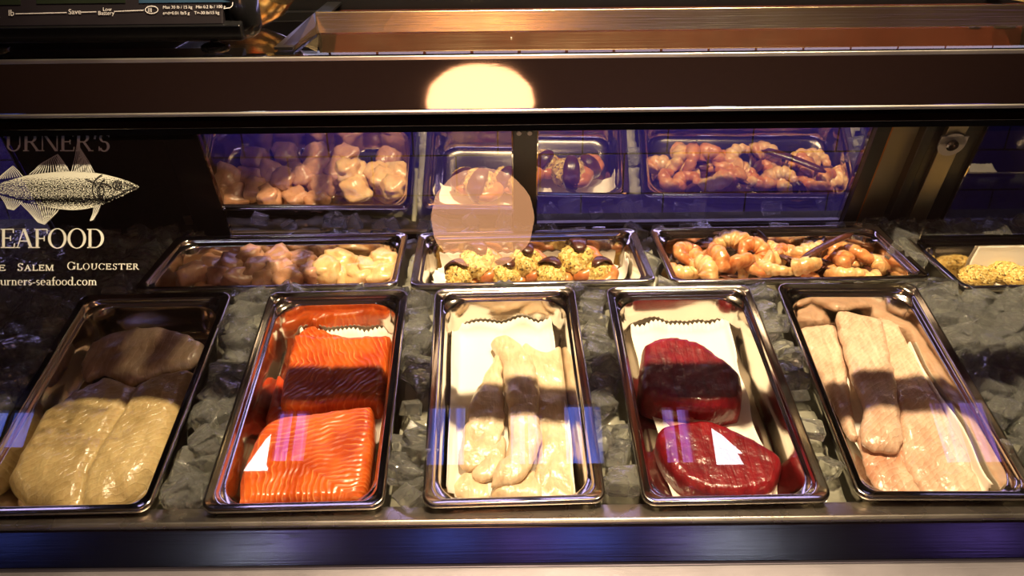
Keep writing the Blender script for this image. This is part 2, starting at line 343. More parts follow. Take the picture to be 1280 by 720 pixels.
# front sill + face + ledge
prof = [(.622, -.556), (.6025, -.553), (.5985, -.556), (.5935, -.590), (.5905, -.5985), (.583, -.602), (.48, -.603), (.472, -.611), (.472, -.70), (.50, -.70), (.50, -.64), (.622, -.64)]
MB().extrude_x([(y, Z(z)) for y, z in ((.5985, -.5575), (.5800, -.5852), (.5788, -.5880), (.5788, -.64), (.622, -.64), (.622, -.5575))], X0, X1).obj('front_sill', M['face'], case, bevel=.0016)
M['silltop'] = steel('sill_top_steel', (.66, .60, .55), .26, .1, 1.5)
MB().extrude_x([(.624, Z(-.5572)), (.624, Z(-.5545)), (.6025, Z(-.5525)), (.5985, Z(-.5550)), (.5985, Z(-.5572))], X0, X1).obj('sill_cap', M['silltop'], case, bevel=.001)
MB().extrude_x([(.5800, Z(-.5890)), (.49, Z(-.5895)), (.478, Z(-.597)), (.478, Z(-.75)), (.5800, Z(-.75))], X0, X1).obj('front_ledge', M['body'], case, bevel=.003)
MB().box(X0, X1, .50, 1.28, .05, Z(-.75)).obj('cabinet_body', M['body'], case)
MB().box(X0, X1, .622, 1.28, Z(-.75), Z(-.66)).obj('ice_well', M['well'], case)
# deck rear strip between pans and doors
MB().box(X0, X1, 1.19, 1.28, Z(-.66), Z(-.515)).obj('rear_sill', M['black'], case)
# front glass
GA = math.radians(30)
GN = Vector((0, -math.cos(GA), math.sin(GA))); GP = Vector((0, .5975, Z(-.551)))
gd = Vector((0, math.sin(GA), math.cos(GA)))
def gl(x, s, off=0): return Vector((x, 0, 0))+GP+gd*s+GN*off
GS = .39
mb = MB(); vs = [gl(x, s, -o) for x in (X0, X1) for s in (0, GS) for o in (0,)]
fg = mesh('front_glass', vs, [(0, 1, 3, 2)], M['fglass'], case)
# top bar
bp = [(.7700, -.2200), (.7710, -.2110), (.7700, -.2060), (.7703, -.2035), (.7900, -.1600), (.7925, -.1580), (.7965, -.1578), (.798, -.159), (.815, -.222), (.812, -.224)]
MB().extrude_x([(y, Z(z)) for y, z in bp], X0, X1).obj('top_rail', M['rail'], case, bevel=.0009)
M['bead'] = steel('bead_steel', (.85, .80, .76), .3, .05)
MB().extrude_x([(.7722, Z(-.2036)), (.7690, Z(-.2050)), (.7680, Z(-.2068)), (.7690, Z(-.2082)), (.7722, Z(-.2085))], X0, X1).obj('rail_bead', M['bead'], case, bevel=.0007)
MB().extrude_x([(.7885, Z(-.1622)), (.7900, Z(-.1588)), (.7915, Z(-.1583)), (.7975, Z(-.1588)), (.7975, Z(-.1600))], X0, X1).obj('rail_cap', M['bead'], case, bevel=.0005)
MB().box(X0, X1, .7735, .81, Z(-.2265), Z(-.2205)).obj('glass_channel', M['black'], case)
# top glass
mesh('top_glass', [(X0, .7985, Z(-.1585)), (X1, .7985, Z(-.1585)), (X1, 1.0755, Z(-.1585)), (X0, 1.0755, Z(-.1585))], [(0, 1, 2, 3)], M['tglass'], case)
# rear header: leaning brushed strip and brown track beneath, dark cap
MB().extrude_x([(.9100, Z(-.158)), (.9168, Z(-.1378)), (.9185, Z(-.1370)), (.9210, Z(-.1378)), (.9155, Z(-.158))], -.205, .60).obj('header_strip', M['header'], case, bevel=.0006)
MB().extrude_x([(1.062, Z(-.226)), (1.076, Z(-.160)), (1.081, Z(-.160)), (1.070, Z(-.226))], -.235, .64).obj('door_track', M['brown'], case)
MB().box(X0, -.235, 1.066, 1.081, Z(-.226), Z(-.16)).obj('door_track', M['black'], case)
MB().box(.64, X1, 1.066, 1.081, Z(-.226), Z(-.16)).obj('door_track', M['darkpanel'], case)
MB().extrude_x([(1.0845, Z(-.1875)), (1.0845, Z(-.143)), (1.16, Z(-.143)), (1.16, Z(-.1875))], X0, X1).obj('rear_cap', M['black'], case, bevel=.002)
MB().extrude_x([(1.0835, Z(-.1435)), (1.0835, Z(-.140)), (1.10, Z(-.140)), (1.10, Z(-.1435))], -.222, X1).obj('cap_trim', M['body'], case)
# end panels
for x in (X0-.02, X1):
    MB().extrude_x([(.60, Z(-.56)), (.60, .05), (1.28, .05), (1.28, Z(-.5)), (1.10, Z(-.15)), (.80, Z(-.16))], x, x+.02).obj('end_panel', M['darkpanel'], case)
# door plane
DP = Vector((0, 1.19, Z(-.5))); dd = Vector((0, -.326, .946)).normalized(); DN = Vector((0, -.946, -.326)).normalized()
DM = Matrix(((1, 0, 0), (0, dd.y, DN.y), (0, dd.z, DN.z))).to_4x4(); DM.translation = DP
# local: x, s (up the door), off (towards the customer)
def door(x0, x1, off, name, glassmat, gasket=True, parent=case, st=.003):
    d = bpy.data.objects.new(name, None); C.objects.link(d); d.parent = parent; d.matrix_basis = parent.matrix_basis.inverted() @ DM
    me = [DM @ Vector(v) for v in ((x0, .004, off), (x1, .004, off), (x1, .33, off), (x0, .33, off))]
    mesh('door_glass', me, [(0, 1, 2, 3)], glassmat, d)
    f = MB().boxm(DM, x0, x1, .001, .006, off-.003, off+.003)
    f.obj('bottom_gasket', M['gold'] if gasket else M['body'], d)
    for xx in (x0-.002, x1): MB().boxm(DM, xx, xx+.002, 0, .33, off-.004, off+.004).obj('side_trim', M['rail'], d)
    return d
door(-.428, .0015, .012, 'sliding_door', M['dglass'])
door(.0395, .505, -.004, 'sliding_door', M['dglass'], False)
door(-1.12, -.704, .006, 'sliding_door', M['dglass'])
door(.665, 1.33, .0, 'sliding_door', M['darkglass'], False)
def dbox(name, x0, x1, s0, s1, o0, o1, mat, bevel=0.): return MB().boxm(DM, x0, x1, s0, s1, o0, o1).obj(name, mat, case, bevel=bevel)
dbox('blank_panel', -.700, -.482, -.012, .34, -.008, .004, M['darkpanel'])
dbox('panel_clip', -.497, -.485, .018, .034, .004, .008, M['post'], .001)
dbox('door_stile', -.482, -.431, -.02, .34, -.01, .010, M['black'], .001)
st = dbox('center_stile', .0035, .0375, -.02, .34, -.012, .004, M['black'], .001)
for dx in (.012, .027):
    MB().lathe([(.0, 0), (.004, 0), (.0035, .002), (0, .0025)], 14, DM @ Matrix.Translation((dx, .178, .004))).obj('screw', M['body'], st)
dbox('door_stile', .507, .527, -.02, .34, -.01, .010, M['black'], .001)
dbox('edge_strip', .5275, .531, 0, .34, -.006, .006, M['copper'])
dbox('side_panel', .531, .573, -.02, .34, -.014, -.004, M['post'])
dbox('door_stile', .573, .588, -.02, .34, -.01, .012, M['black'], .002)
dbox('inner_strip', .588, .604, -.02, .34, -.01, .004, M['darkpanel'])
dbox('blank_panel', .6325, .663, -.02, .34, -.012, -.004, M['darkpanel'])  # dark filler added to keep the gap beside the post dark
po = dbox('support_post', .604, .632, -.02, .34, -.01, .012, M['post'], .0015)
MB().boxm(DM, .598, .636, .158, .172, .012, .015).lathe([(.0, 0), (.019, 0), (.019, .003), (.0, .003)], 26, DM @ Matrix.Translation((.617, .158, .012))).obj('bracket', M['body'], po)
MB().lathe([(0, 0), (.0085, 0), (.0085, .003), (.006, .0045), (.003, .0045), (.003, .002), (0, .002)], 20, DM @ Matrix.Translation((.617, .158, .015))).obj('bolt', M['rail'], po)
dbox('bottom_rail', .633, 1.35, -.012, .002, -.006, .006, M['post'], .001)
dbox('bottom_rail', X0, .633, -.022, -.001, -.006, .004, M['black'])
# acrylic edge bracket and side top rails
mesh('corner_bracket', [(-.206, .909, Z(-.138)), (-.222, .815, Z(-.157)), (-.206, .815, Z(-.157)), (-.202, .909, Z(-.157))], [(0, 1, 2, 3)], pane('acrylic', (.8, .75, .7), .25), case)
MB().extrude_x([(.817, Z(-.157)), (.817, Z(-.1545)), (1.085, Z(-.1505)), (1.085, Z(-.153))], -.226, -.208).obj('side_member', M['black'], case)
MB().add([(.69, .83, Z(-.156)), (.71, .83, Z(-.156)), (.60, 1.10, Z(-.150)), (.585, 1.10, Z(-.150)), (.69, .83, Z(-.15)), (.71, .83, Z(-.15)), (.60, 1.10, Z(-.144)), (.585, 1.10, Z(-.144))], [(0, 3, 2, 1), (4, 5, 6, 7), (0, 1, 5, 4), (1, 2, 6, 5), (2, 3, 7, 6), (3, 0, 4, 7)]).obj('side_member', M['gold'], case)

# ------------------------------------------------------------------ lettering on the front glass
def gpx(x, y, off=.0006):
    return hit(x, y, GP+GN*off, GN)
def T_stem(x, y0, y1, w): return [[(x, y0), (x+w, y0), (x+w, y1), (x, y1)]]
def T_arc(cx, cy, rx, ry, a0, a1, ws, wt, n=18):
    out = []
    for i in range(n):
        q = []
        for (a, o) in ((a0+(a1-a0)*i/n, 0), (a0+(a1-a0)*(i+1)/n, 0), (a0+(a1-a0)*(i+1)/n, 1), (a0+(a1-a0)*i/n, 1)):
            a = math.radians(a); rxx = rx-(ws if o else 0); ryy = ry-(wt if o else 0)
            q.append((cx+rxx*math.cos(a), cy+ryy*math.sin(a)))
        out.append(q)
    return out
def T_diag(x0, y0, x1, y1, w): return [[(x0, y0), (x0+w, y0), (x1+w, y1), (x1, y1)]]
def glyph(ch, tk=.15, tn=.05):
    s = tn  # serif thickness
    def V(x, y0=0, y1=1, w=tk, sb=True, stp=True, e=.07):
        r = T_stem(x, y0, y1, w)
        if sb: r += T_stem(x-e, y0, y0+s, w+2*e)
        if stp: r += T_stem(x-e, y1-s, y1, w+2*e)
        return r
    if ch == 'T': return V(.36, stp=False)+T_stem(0, 1-s, 1, .86)+T_diag(0, .74, 0, 1, s)+T_diag(.81, .74, .81, 1, s), .92
    if ch == 'U': return V(.08, .3, 1, sb=False)+V(.68, .3, 1, w=tn, sb=False)+T_arc(.40, .33, .33, .34, 180, 360, .10, .06), .86
    if ch == 'R': return V(.08)+T_stem(.2, 1-s, 1, .2)+T_stem(.2, .48, .48+s, .2)+T_arc(.38, .74, .28, .26, -90, 90, tk, s)+T_diag(.66, 0, .34, .5, tk)+T_stem(.62, 0, s, .26), .84
    if ch == 'N': return V(.08, w=tn)+T_diag(.72, 0, .08, 1, tk)+V(.80, w=tn, sb=False), .96
    if ch == 'E': return V(.08)+T_stem(.1, 1-s, 1, .55)+T_stem(.1, 0, s, .58)+T_stem(.1, .49, .49+s, .40)+T_diag(.61, .78, .61, 1, s)+T_diag(.64, 0, .67, .24, s)+T_diag(.47, .38, .47, .63, s), .76
    if ch == 'F': return V(.08)+T_stem(.1, 1-s, 1, .55)+T_stem(.1, .47, .47+s, .40)+T_diag(.61, .76, .61, 1, s)+T_diag(.47, .36, .47, .61, s), .68
    if ch == 'L': return V(.08)+T_stem(.1, 0, s, .55)+T_diag(.60, 0, .63, .28, s), .70
    if ch == "'": return T_diag(.05, .66, .10, 1, .10), .24
    if ch == 'S': return T_arc(.32, .74, .24, .27, 20, 270, .12, .07)+T_arc(.32, .26, .27, .29, 90, -160, .13, .07)+T_stem(.52, .76, .98, s)+T_stem(.05, .02, .26, s), .66
    if ch == 'A': return T_diag(.04, 0, .36, 1, tn)+T_diag(.68, 0, .33, 1, tk)+T_stem(.2, .34, .34+s, .40)+T_stem(-.04, 0, s, .24)+T_stem(.60, 0, s, .30), .90
    if ch == 'O': return T_arc(.46, .5, .46, .53, 0, 360, .14, .045, 30), .96
    if ch == 'D': return V(.08)+T_stem(.2, 1-s, 1, .2)+T_stem(.2, 0, s, .2)+T_arc(.38, .5, .46, .5, -90, 90, .15, s), .90
    if ch == 'M': return V(.06, w=tn)+T_diag(.46, 0, .06, 1, tk)+T_diag(.46, 0, .86, 1, tn)+V(.86), 1.12
    if ch == 'G': return T_arc(.46, .5, .44, .53, 45, 335, .14, .05)+V(.72, .05, .45, sb=False)+T_stem(.74, .72, .95, s), .94
    if ch == 'C': return T_arc(.46, .5, .44, .53, 40, 325, .14, .05)+T_stem(.76, .72, .98, s), .86
    if ch == 'u': return T_stem(.06, .14, .62, .12)+T_stem(-.02, .57, .62, .12)+T_arc(.27, .2, .21, .2, 180, 300, .1, .06)+T_stem(.42, 0, .62, .12)+T_stem(.36, .57, .62, .1)+T_stem(.5, 0, .05, .1), .62
    if ch == 'r': return T_stem(.08, 0, .62, .12)+T_stem(0, 0, .05, .28)+T_stem(0, .57, .62, .1)+T_arc(.33, .40, .16, .22, 50, 160, .08, .09), .46
    if ch == 'n': return T_stem(.08, 0, .62, .12)+T_stem(0, 0, .05, .27)+T_arc(.30, .40, .21, .22, 0, 160, .11, .07)+T_stem(.40, 0, .42, .12)+T_stem(.33, 0, .05, .27)+T_stem(0, .57, .62, .1), .64
    if ch == 'm': return T_stem(.08, 0, .62, .12)+T_stem(0, 0, .05, .27)+T_arc(.30, .40, .2, .22, 0, 160, .11, .07)+T_stem(.39, 0, .42, .12)+T_stem(.33, 0, .05, .25)+T_arc(.60, .40, .2, .22, 0, 160, .11, .07)+T_stem(.69, 0, .42, .12)+T_stem(.63, 0, .05, .25), .94
    if ch == 'e': return T_arc(.26, .31, .25, .33, 0, 310, .11, .06)+T_stem(.06, .31, .36, .43), .56
    if ch == 's': return T_arc(.2, .46, .16, .18, 30, 270, .09, .06)+T_arc(.2, .17, .18, .18, 90, -150, .10, .06), .44
    if ch == '-': return T_stem(.03, .24, .32, .26), .36
    if ch == 'a': return T_stem(.32, 0, .48, .12)+T_arc(.24, .44, .2, .2, 0, 150, .11, .06)+T_arc(.24, .18, .2, .19, 60, 310, .1, .06)+T_stem(.38, 0, .05, .14), .54
    if ch == 'f': return T_stem(.12, 0, .8, .12)+T_stem(0, .55, .61, .40)+T_arc(.32, .78, .2, .22, 60, 180, .1, .06)+T_stem(.04, 0, .05, .30), .40
    if ch == 'o': return T_arc(.28, .31, .27, .33, 0, 360, .11, .05, 20), .60
    if ch == 'd': return T_arc(.26, .31, .25, .33, 0, 360, .11, .05, 20)+T_stem(.42, 0, 1, .12)+T_stem(.33, .95, 1, .12)+T_stem(.46, 0, .05, .16), .66
    if ch == '.': return T_arc(.1, .06, .08, .08, 0, 360, .079, .079, 10), .24
    if ch == 'c': return T_arc(.26, .31, .25, .33, 50, 315, .11, .06)+T_arc(.4, .50, .06, .07, 0, 360, .059, .069, 8), .52
    if ch == 't': return T_stem(.12, .1, .82, .12)+T_stem(0, .55, .61, .38)+T_arc(.30, .14, .18, .15, 180, 300, .1, .06), .42
    return [], .45
def text(s, xa, xb, base, cap, mat, tk=.15, tn=.05, small=None, rise=0., name='lettering', track=0.):
    polys = []; x = 0
    for i, ch in enumerate(s):
        g, adv = glyph(ch, tk, tn)
        k = 1.0
        if small and not (i == 0 or s[i-1] == ' '): k = small
        if ch == "'" or ch != ' ':
            polys += [[(x+px*k, py*k) for px, py in p] for p in g]
        x += adv*k + track
    xs = [p[0] for q in polys for p in q]; x0, x1 = min(xs), max(xs)
    k = (xb-xa)/(x1-x0); vs = []; fs = []
    for q in polys:
        b = len(vs)
        for px, py in q: vs.append(gpx(xa+(px-x0)*k, base-py*cap-rise*(px-x0)*k))
        fs.append(tuple(range(b, b+len(q))))
    return mesh(name, vs, fs, mat, fg, fix=False)
text("TURNER'S", -17, 137, 189, 23, M['white'], .14, .055)
text("SEAFOOD", -15, 130, 310, 24, M['white'], .14, .05)
text("E", -2, 7, 338.5, 7.5, M['white'], .16, .12)
text("SALEM", 22, 67, 338.5, 9.5, M['white'], .16, .12, .8, track=.12)
text("GLOUCESTER", 84, 174, 337, 9.5, M['white'], .16, .12, .8, track=.12)
text("turners-seafood.com", -5, 121, 356.5, 10.5, M['white'], .15, .06)
# fish drawing
def cp(x, y): return (x/3.27, y/3.27+150)
def smooth_poly(P, n=5, closed=True):
    out = []; m_ = len(P)
    for i in range(m_ if closed else m_-1):
        if closed: a, b, c, d = P[i-1], P[i], P[(i+1) % m_], P[(i+2) % m_]
        else: a, b, c, d = P[max(i-1, 0)], P[i], P[i+1], P[min(i+2, m_-1)]
        for k in range(n):
            t = k/n
            out.append(tuple(.5*((2*b[j])+(-a[j]+c[j])*t+(2*a[j]-5*b[j]+4*c[j]-d[j])*t*t+(-a[j]+3*b[j]-3*c[j]+d[j])*t**3) for j in range(len(b))))
    if not closed: out.append(tuple(P[-1]))
    return out
def cdt(poly, inner=()):
    pts = [Vector(p[:2]) for p in poly]+[Vector(p[:2]) for p in inner]; n = len(poly)
    r = delaunay_2d_cdt(pts, [], [list(range(n))], 1, 1e-9)
    return r[0], r[2]
body = smooth_poly([(-200, 285), (-60, 268), (0, 258), (60, 240), (120, 225), (200, 215), (280, 210), (350, 213), (400, 218), (450, 228), (510, 245), (550, 262), (568, 272), (555, 285), (530, 295), (500, 312), (460, 328), (430, 342), (390, 355), (340, 365), (290, 368), (230, 362), (170, 350), (100, 330), (50, 312), (0, 300), (-60, 294), (-200, 292)])
v2, f2 = cdt(body)
fb = mesh('fish_emblem', [gpx(*cp(p[0], p[1]), .0006) for p in v2], f2, M['stipple'], fg, fix=False)
uvl = fb.data.uv_layers.new(name='UVMap')
for lp in fb.data.loops:
    p = v2[lp.vertex_index]; uvl.data[lp.index].uv = ((p[0]+200)/770*2.6, (370-p[1])/160)
def strokes(name, lines, w, mat, off=.0008):
    vs = []; fs = []
    for ln in lines:
        for a, b in zip(ln[:-1], ln[1:]):
            dx, dy = b[0]-a[0], b[1]-a[1]; l = math.hypot(dx, dy) or 1; nx, ny = -dy/l*w/2, dx/l*w/2; k = len(vs)
            vs += [gpx(*cp(*q), off) for q in ((a[0]+nx, a[1]+ny), (a[0]-nx, a[1]-ny), (b[0]-nx, b[1]-ny), (b[0]+nx, b[1]+ny))]; fs.append((k, k+1, k+2, k+3))
    return mesh(name, vs, fs, mat, fg, fix=False)
def fin(base0, base1, tip0, tip1, n, bow=6):
    ls = []
    for i in range(n+1):
        t = i/n
        b = (base0[0]+(base1[0]-base0[0])*t, base0[1]+(base1[1]-base0[1])*t)
        e = (tip0[0]+(tip1[0]-tip0[0])*t, tip0[1]+(tip1[1]-tip0[1])*t)
        mid = ((b[0]+e[0])/2+bow*.5, (b[1]+e[1])/2)
        ls.append([b, mid, e])
    ls.append([l[-1] for l in ls])
    return ls
L1 = fin((292, 212), (385, 215), (316, 92), (330, 120), 9)+fin((300, 212), (385, 215), (330, 130), (352, 165), 10)
L2 = fin((120, 222), (282, 210), (165, 180), (236, 140), 13)+fin((230, 214), (282, 210), (236, 142), (262, 180), 7)
L3 = fin((-20, 245), (92, 230), (10, 222), (52, 188), 11)
L4 = fin((78, 335), (240, 364), (155, 418), (182, 427), 15)+fin((160, 350), (240, 364), (182, 427), (215, 395), 7)
L5 = fin((0, 308), (90, 332), (30, 362), (55, 368), 10)
L6 = fin((385, 354), (410, 348), (368, 412), (380, 408), 4)
L7 = fin((-190, 262), (-40, 258), (-140, 205), (-60, 215), 9)
strokes('fin_drawing', L1+L2+L3+L4+L5, 2.4, M['white'])
strokes('fin_drawing', L6, 2.4, M['white'])
def circ(cx, cy, rx, ry, a0=0, a1=360, n=16): return [(cx+rx*math.cos(math.radians(a0+(a1-a0)*i/n)), cy+ry*math.sin(math.radians(a0+(a1-a0)*i/n))) for i in range(n+1)]
strokes('fish_face_drawing', [circ(480, 265, 19, 17), circ(482, 263, 9, 8), circ(440, 280, 62, 60, 110, 250), circ(452, 284, 46, 50, 120, 240), circ(412, 290, 14, 22), circ(330, 315, 34, 16, -30, 200), [(500, 290), (540, 281), (560, 275)], [(505, 255), (535, 268), (556, 276)], [(440, 322), (480, 308), (515, 293)], [(395, 255), (440, 262), (455, 275)], [(350, 240), (380, 252), (395, 268)]], 4.2, M['ink'], .0012)

# ------------------------------------------------------------------ pans
def rrect(w, l, r, n=7):
    r = min(r, w/2-.001, l/2-.001); out = []
    for cx, cy, a0 in ((w/2-r, l/2-r, 0), (-w/2+r, l/2-r, 90), (-w/2+r, -l/2+r, 180), (w/2-r, -l/2+r, 270)):
        for i in range(n+1):
            a = math.radians(a0+90*i/n); out.append((cx+r*math.cos(a), cy+r*math.sin(a)))
    return out
PANMESH = {}
def pan_mesh(w, l):
    if (w, l) in PANMESH: return PANMESH[(w, l)]
    # inset, height, corner radius
    pr = [(.0012, -.008, .013), (.0002, -.0035, .0135), (.0008, -.0010, .013), (.0022, -.0002, .012), (.0036, -.0004, .012), (.0046, -.0012, .0115), (.0082, -.0013, .013), (.0096, -.0022, .015), (.0104, -.0045, .018), (.0109, -.0075, .020), (.0118, -.0092, .024), (.0140, -.0104, .028), (.0147, -.013, .030), (.0165, -.035, .030), (.0185, -.050, .030), (.021, -.056, .029), (.025, -.0605, .027), (.032, -.0625, .024), (.045, -.063, .02)]
    vs = []; fs = []; n = 32
    for ins, h, r in pr: vs += [(x, y, h) for x, y in rrect(w-2*ins, l-2*ins, r)]
    for k in range(len(pr)-1):
        for i in range(n): j = (i+1) % n; fs.append((k*n+i, (k+1)*n+i, (k+1)*n+j, k*n+j))
    fs.append(tuple((len(pr)-1)*n+i for i in range(n)))
    me = bpy.data.meshes.new('serving_pan'); me.from_pydata(vs, [], fs); me.materials.append(M['pan'])
    bm = bmesh.new(); bm.from_mesh(me); bmesh.ops.recalc_face_normals(bm, faces=bm.faces)
    bmesh.ops.reverse_faces(bm, faces=[f for f in bm.faces]) if max(bm.faces, key=lambda f: len(f.verts)).normal.z < 0 else None
    bm.to_mesh(me); bm.free()
    me.polygons.foreach_set('use_smooth', [True]*len(me.polygons))
    PANMESH[(w, l)] = me; return me
class Pan:
    def __init__(s, cx, cy, cz, tilt, rot, w, l, label):
        s.w, s.l = w, l
        s.M = Matrix.Translation((cx, cy, Z(cz))) @ Matrix.Rotation(math.radians(rot), 4, 'Z') @ Matrix.Rotation(math.radians(tilt), 4, 'X')
        s.Mi = s.M.inverted(); s.n = (s.M.to_3x3() @ Vector((0, 0, 1))).normalized()
        o = bpy.data.objects.new('serving_pan', pan_mesh(w, l)); C.objects.link(o); o.matrix_basis = s.M
        md = o.modifiers.new('wall', 'SOLIDIFY'); md.thickness = .0009; md.offset = 1 if False else -1
        tag(o, label, 'pan', 'stainless steel serving pans in the ice'); s.o = o
    def loc(s, x, y, h):
        p = s.Mi @ hit(x, y, s.M @ Vector((0, 0, h)), s.n); return p
    def clampuv(s, u, v, h, m_=0.):
        ins = .0148+(-h)*.10+m_+(.006 if h < -.05 else 0)
        return (max(-s.w/2+ins, min(s.w/2-ins, u)), max(-s.l/2+ins, min(s.l/2-ins, v)))
T = 11.3
PW, PL = .181, .335
fp = {}
fp[1] = Pan(-.4460, .7735, -.5115, T, 1., .190, PL, 'leftmost large steel pan, holding the pale butterflied white fish fillet')
fp[2] = Pan(-.2155, .7740, -.5110, T, 1.2, .176, PL, 'steel pan with the orange salmon pieces')
fp[3] = Pan(-.0045, .7780, -.5105, T, 1.7, .178, PL, 'steel pan with white sole fillets on paper, middle of the front row')
fp[4] = Pan(.2120, .7770, -.5105, T, .8, .183, PL, 'steel pan with two dark red tuna pieces on paper')
fp[5] = Pan(.4205, .7790, -.5100, T, -1., .176, PL, 'steel pan with long pinkish haddock fillets, right end of the front row')
RZ = -.488
rp = {}
rp['scal'] = Pan(-.3240, 1.0560, RZ, 0, 1., .345, .175, 'steel pan full of raw scallops, rear row at left')
rp['stuff'] = Pan(.0260, 1.0600, RZ, 0, 1.5, .325, .177, 'steel pan of stuffed shrimp, rear row centre behind the sole fillets')
rp['shr'] = Pan(.3800, 1.0650, RZ, 0, 1., .345, .181, 'steel pan heaped with raw peeled shrimp, rear row')
rp['far'] = Pan(.7420, 1.0330, RZ, 0, 1., .335, .170, 'dim steel pan at the far right edge, crumbed cakes on paper inside')

def edge_dist(p, poly):
    best = 1e9; n = len(poly)
    for i in range(n):
        ax, ay = poly[i]; bx, by = poly[(i+1) % n]; dx, dy = bx-ax, by-ay
        t = max(0, min(1, ((p[0]-ax)*dx+(p[1]-ay)*dy)/(dx*dx+dy*dy+1e-12)))
        d = math.hypot(p[0]-ax-t*dx, p[1]-ay-t*dy); best = min(best, d)
    return best
def inside(p, poly):
    c = False; n = len(poly); j = n-1
    for i in range(n):
        a, b = poly[i], poly[j]
        if (a[1] > p[1]) != (b[1] > p[1]) and p[0] < (b[0]-a[0])*(p[1]-a[1])/(b[1]-a[1])+a[0]: c = not c
        j = i
    return c
def fillet(pan, name, px, h_edge, base, thick, mat, label, cat, group=None, R=.012, sm=4, grooves=(), bumpy=.0012, tiltuv=(0, 0), grid=.0042, dome=.0, sharp=False, power=2.0, bscale=30):
    P = smooth_poly(px, sm+2) if not sharp else smooth_poly(px, 5)
    sd = random.uniform(0, 99); rg = 3.0 if not sharp else 1.2
    P = [(x+rg*noise.noise(Vector((x*.09, y*.09, sd)))+rg*.7*noise.noise(Vector((x*.25, y*.25, sd))), y+rg*noise.noise(Vector((x*.09, y*.09, sd+7)))) for x, y in P]
    L_ = []
    for x, y in P:
        p = pan.loc(x, y, h_edge); u, v = pan.clampuv(p.x, p.y, h_edge, .001); 
        if not L_ or math.hypot(L_[-1][0]-u, L_[-1][1]-v) > .0015: L_.append((u, v))
    if math.hypot(L_[0][0]-L_[-1][0], L_[0][1]-L_[-1][1]) < .0015: L_.pop()
    cx = sum(p[0] for p in L_)/len(L_); cy = sum(p[1] for p in L_)/len(L_)
    G = []
    for (gp, gw, gdp) in grooves:
        q = [pan.loc(x, y, h_edge) for x, y in gp]; G.append(([(a.x, a.y) for a in q], gw, gdp))
    def seg_d(p, ln):
        best = 1e9
        for a, b in zip(ln[:-1], ln[1:]):
            dx, dy = b[0]-a[0], b[1]-a[1]; t = max(0, min(1, ((p[0]-a[0])*dx+(p[1]-a[1])*dy)/(dx*dx+dy*dy+1e-12)))
            best = min(best, math.hypot(p[0]-a[0]-t*dx, p[1]-a[1]-t*dy))
        return best
    area = sum(L_[i][0]*L_[(i+1) % len(L_)][1]-L_[(i+1) % len(L_)][0]*L_[i][1] for i in range(len(L_)))
    if area < 0: L_ = L_[::-1]
    inner = []
    for d in ((.0006, .0018, .0038) if not sharp else (.0004, .0012, .0028)):
        n = len(L_)
        for i in range(n):
            a, b, c = L_[i-1], L_[i], L_[(i+1) % n]
            tx, ty = c[0]-a[0], c[1]-a[1]; l = math.hypot(tx, ty) or 1
            q = (b[0]-ty/l*d, b[1]+tx/l*d)
            if inside(q, L_) and edge_dist(q, L_) > d*.85: inner.append(q)
    u0, u1 = min(p[0] for p in L_), max(p[0] for p in L_); v0, v1 = min(p[1] for p in L_), max(p[1] for p in L_)
    k = 0; v = v0
    while v < v1:
        u = u0+(grid/2 if k % 2 else 0)
        while u < u1:
            q = (u+random.uniform(-.2, .2)*grid, v+random.uniform(-.2, .2)*grid)
            if inside(q, L_) and edge_dist(q, L_) > .0056: inner.append(q)
            u += grid
        v += grid*.87; k += 1
    V2, F2 = cdt(L_, inner)
    seed = random.uniform(0, 50)
    def topz(p):
        d = edge_dist(p, L_); t = min(1, d/R)
        h = thick*(1-(1-t)**power)**(1/power)
        h += dome*min(1, d/.03)
        for ln, gw, gdp in G:
            h -= gdp*math.exp(-(seg_d(p, ln)/gw)**2)*min(1, t*1.5)
        nn = noise.noise(Vector((p[0]*bscale, p[1]*bscale, seed)))+.6*noise.noise(Vector((p[0]*bscale*2.5, p[1]*bscale*2.5, seed)))+.3*noise.noise(Vector((p[0]*bscale*7, p[1]*bscale*7, seed)))
        h += bumpy*nn*min(1, t*2)
        return base+max(h, 0)+tiltuv[0]*(p[0]-cx)+tiltuv[1]*(p[1]-cy)
    vs = [(p[0]-cx, p[1]-cy, topz(p)-base) for p in V2]
    n = len(L_); nb = len(vs)
    # find boundary verts: first n of output correspond to outline order
    vs += [((V2[i][0]-cx)*.97, (V2[i][1]-cy)*.97, vs[i][2]-.0022 if not sharp else vs[i][2]-.002) for i in range(n)]
    fs = [tuple(f) for f in F2]+[(i, (i+1) % n, nb+(i+1) % n, nb+i) for i in range(n)]+[tuple(nb+i for i in range(n))[::-1]]
    o = mesh(name, vs, fs, mat, None, pan.M @ Matrix.Translation((cx, cy, base)), True)
    return tag(o, label, cat, group)

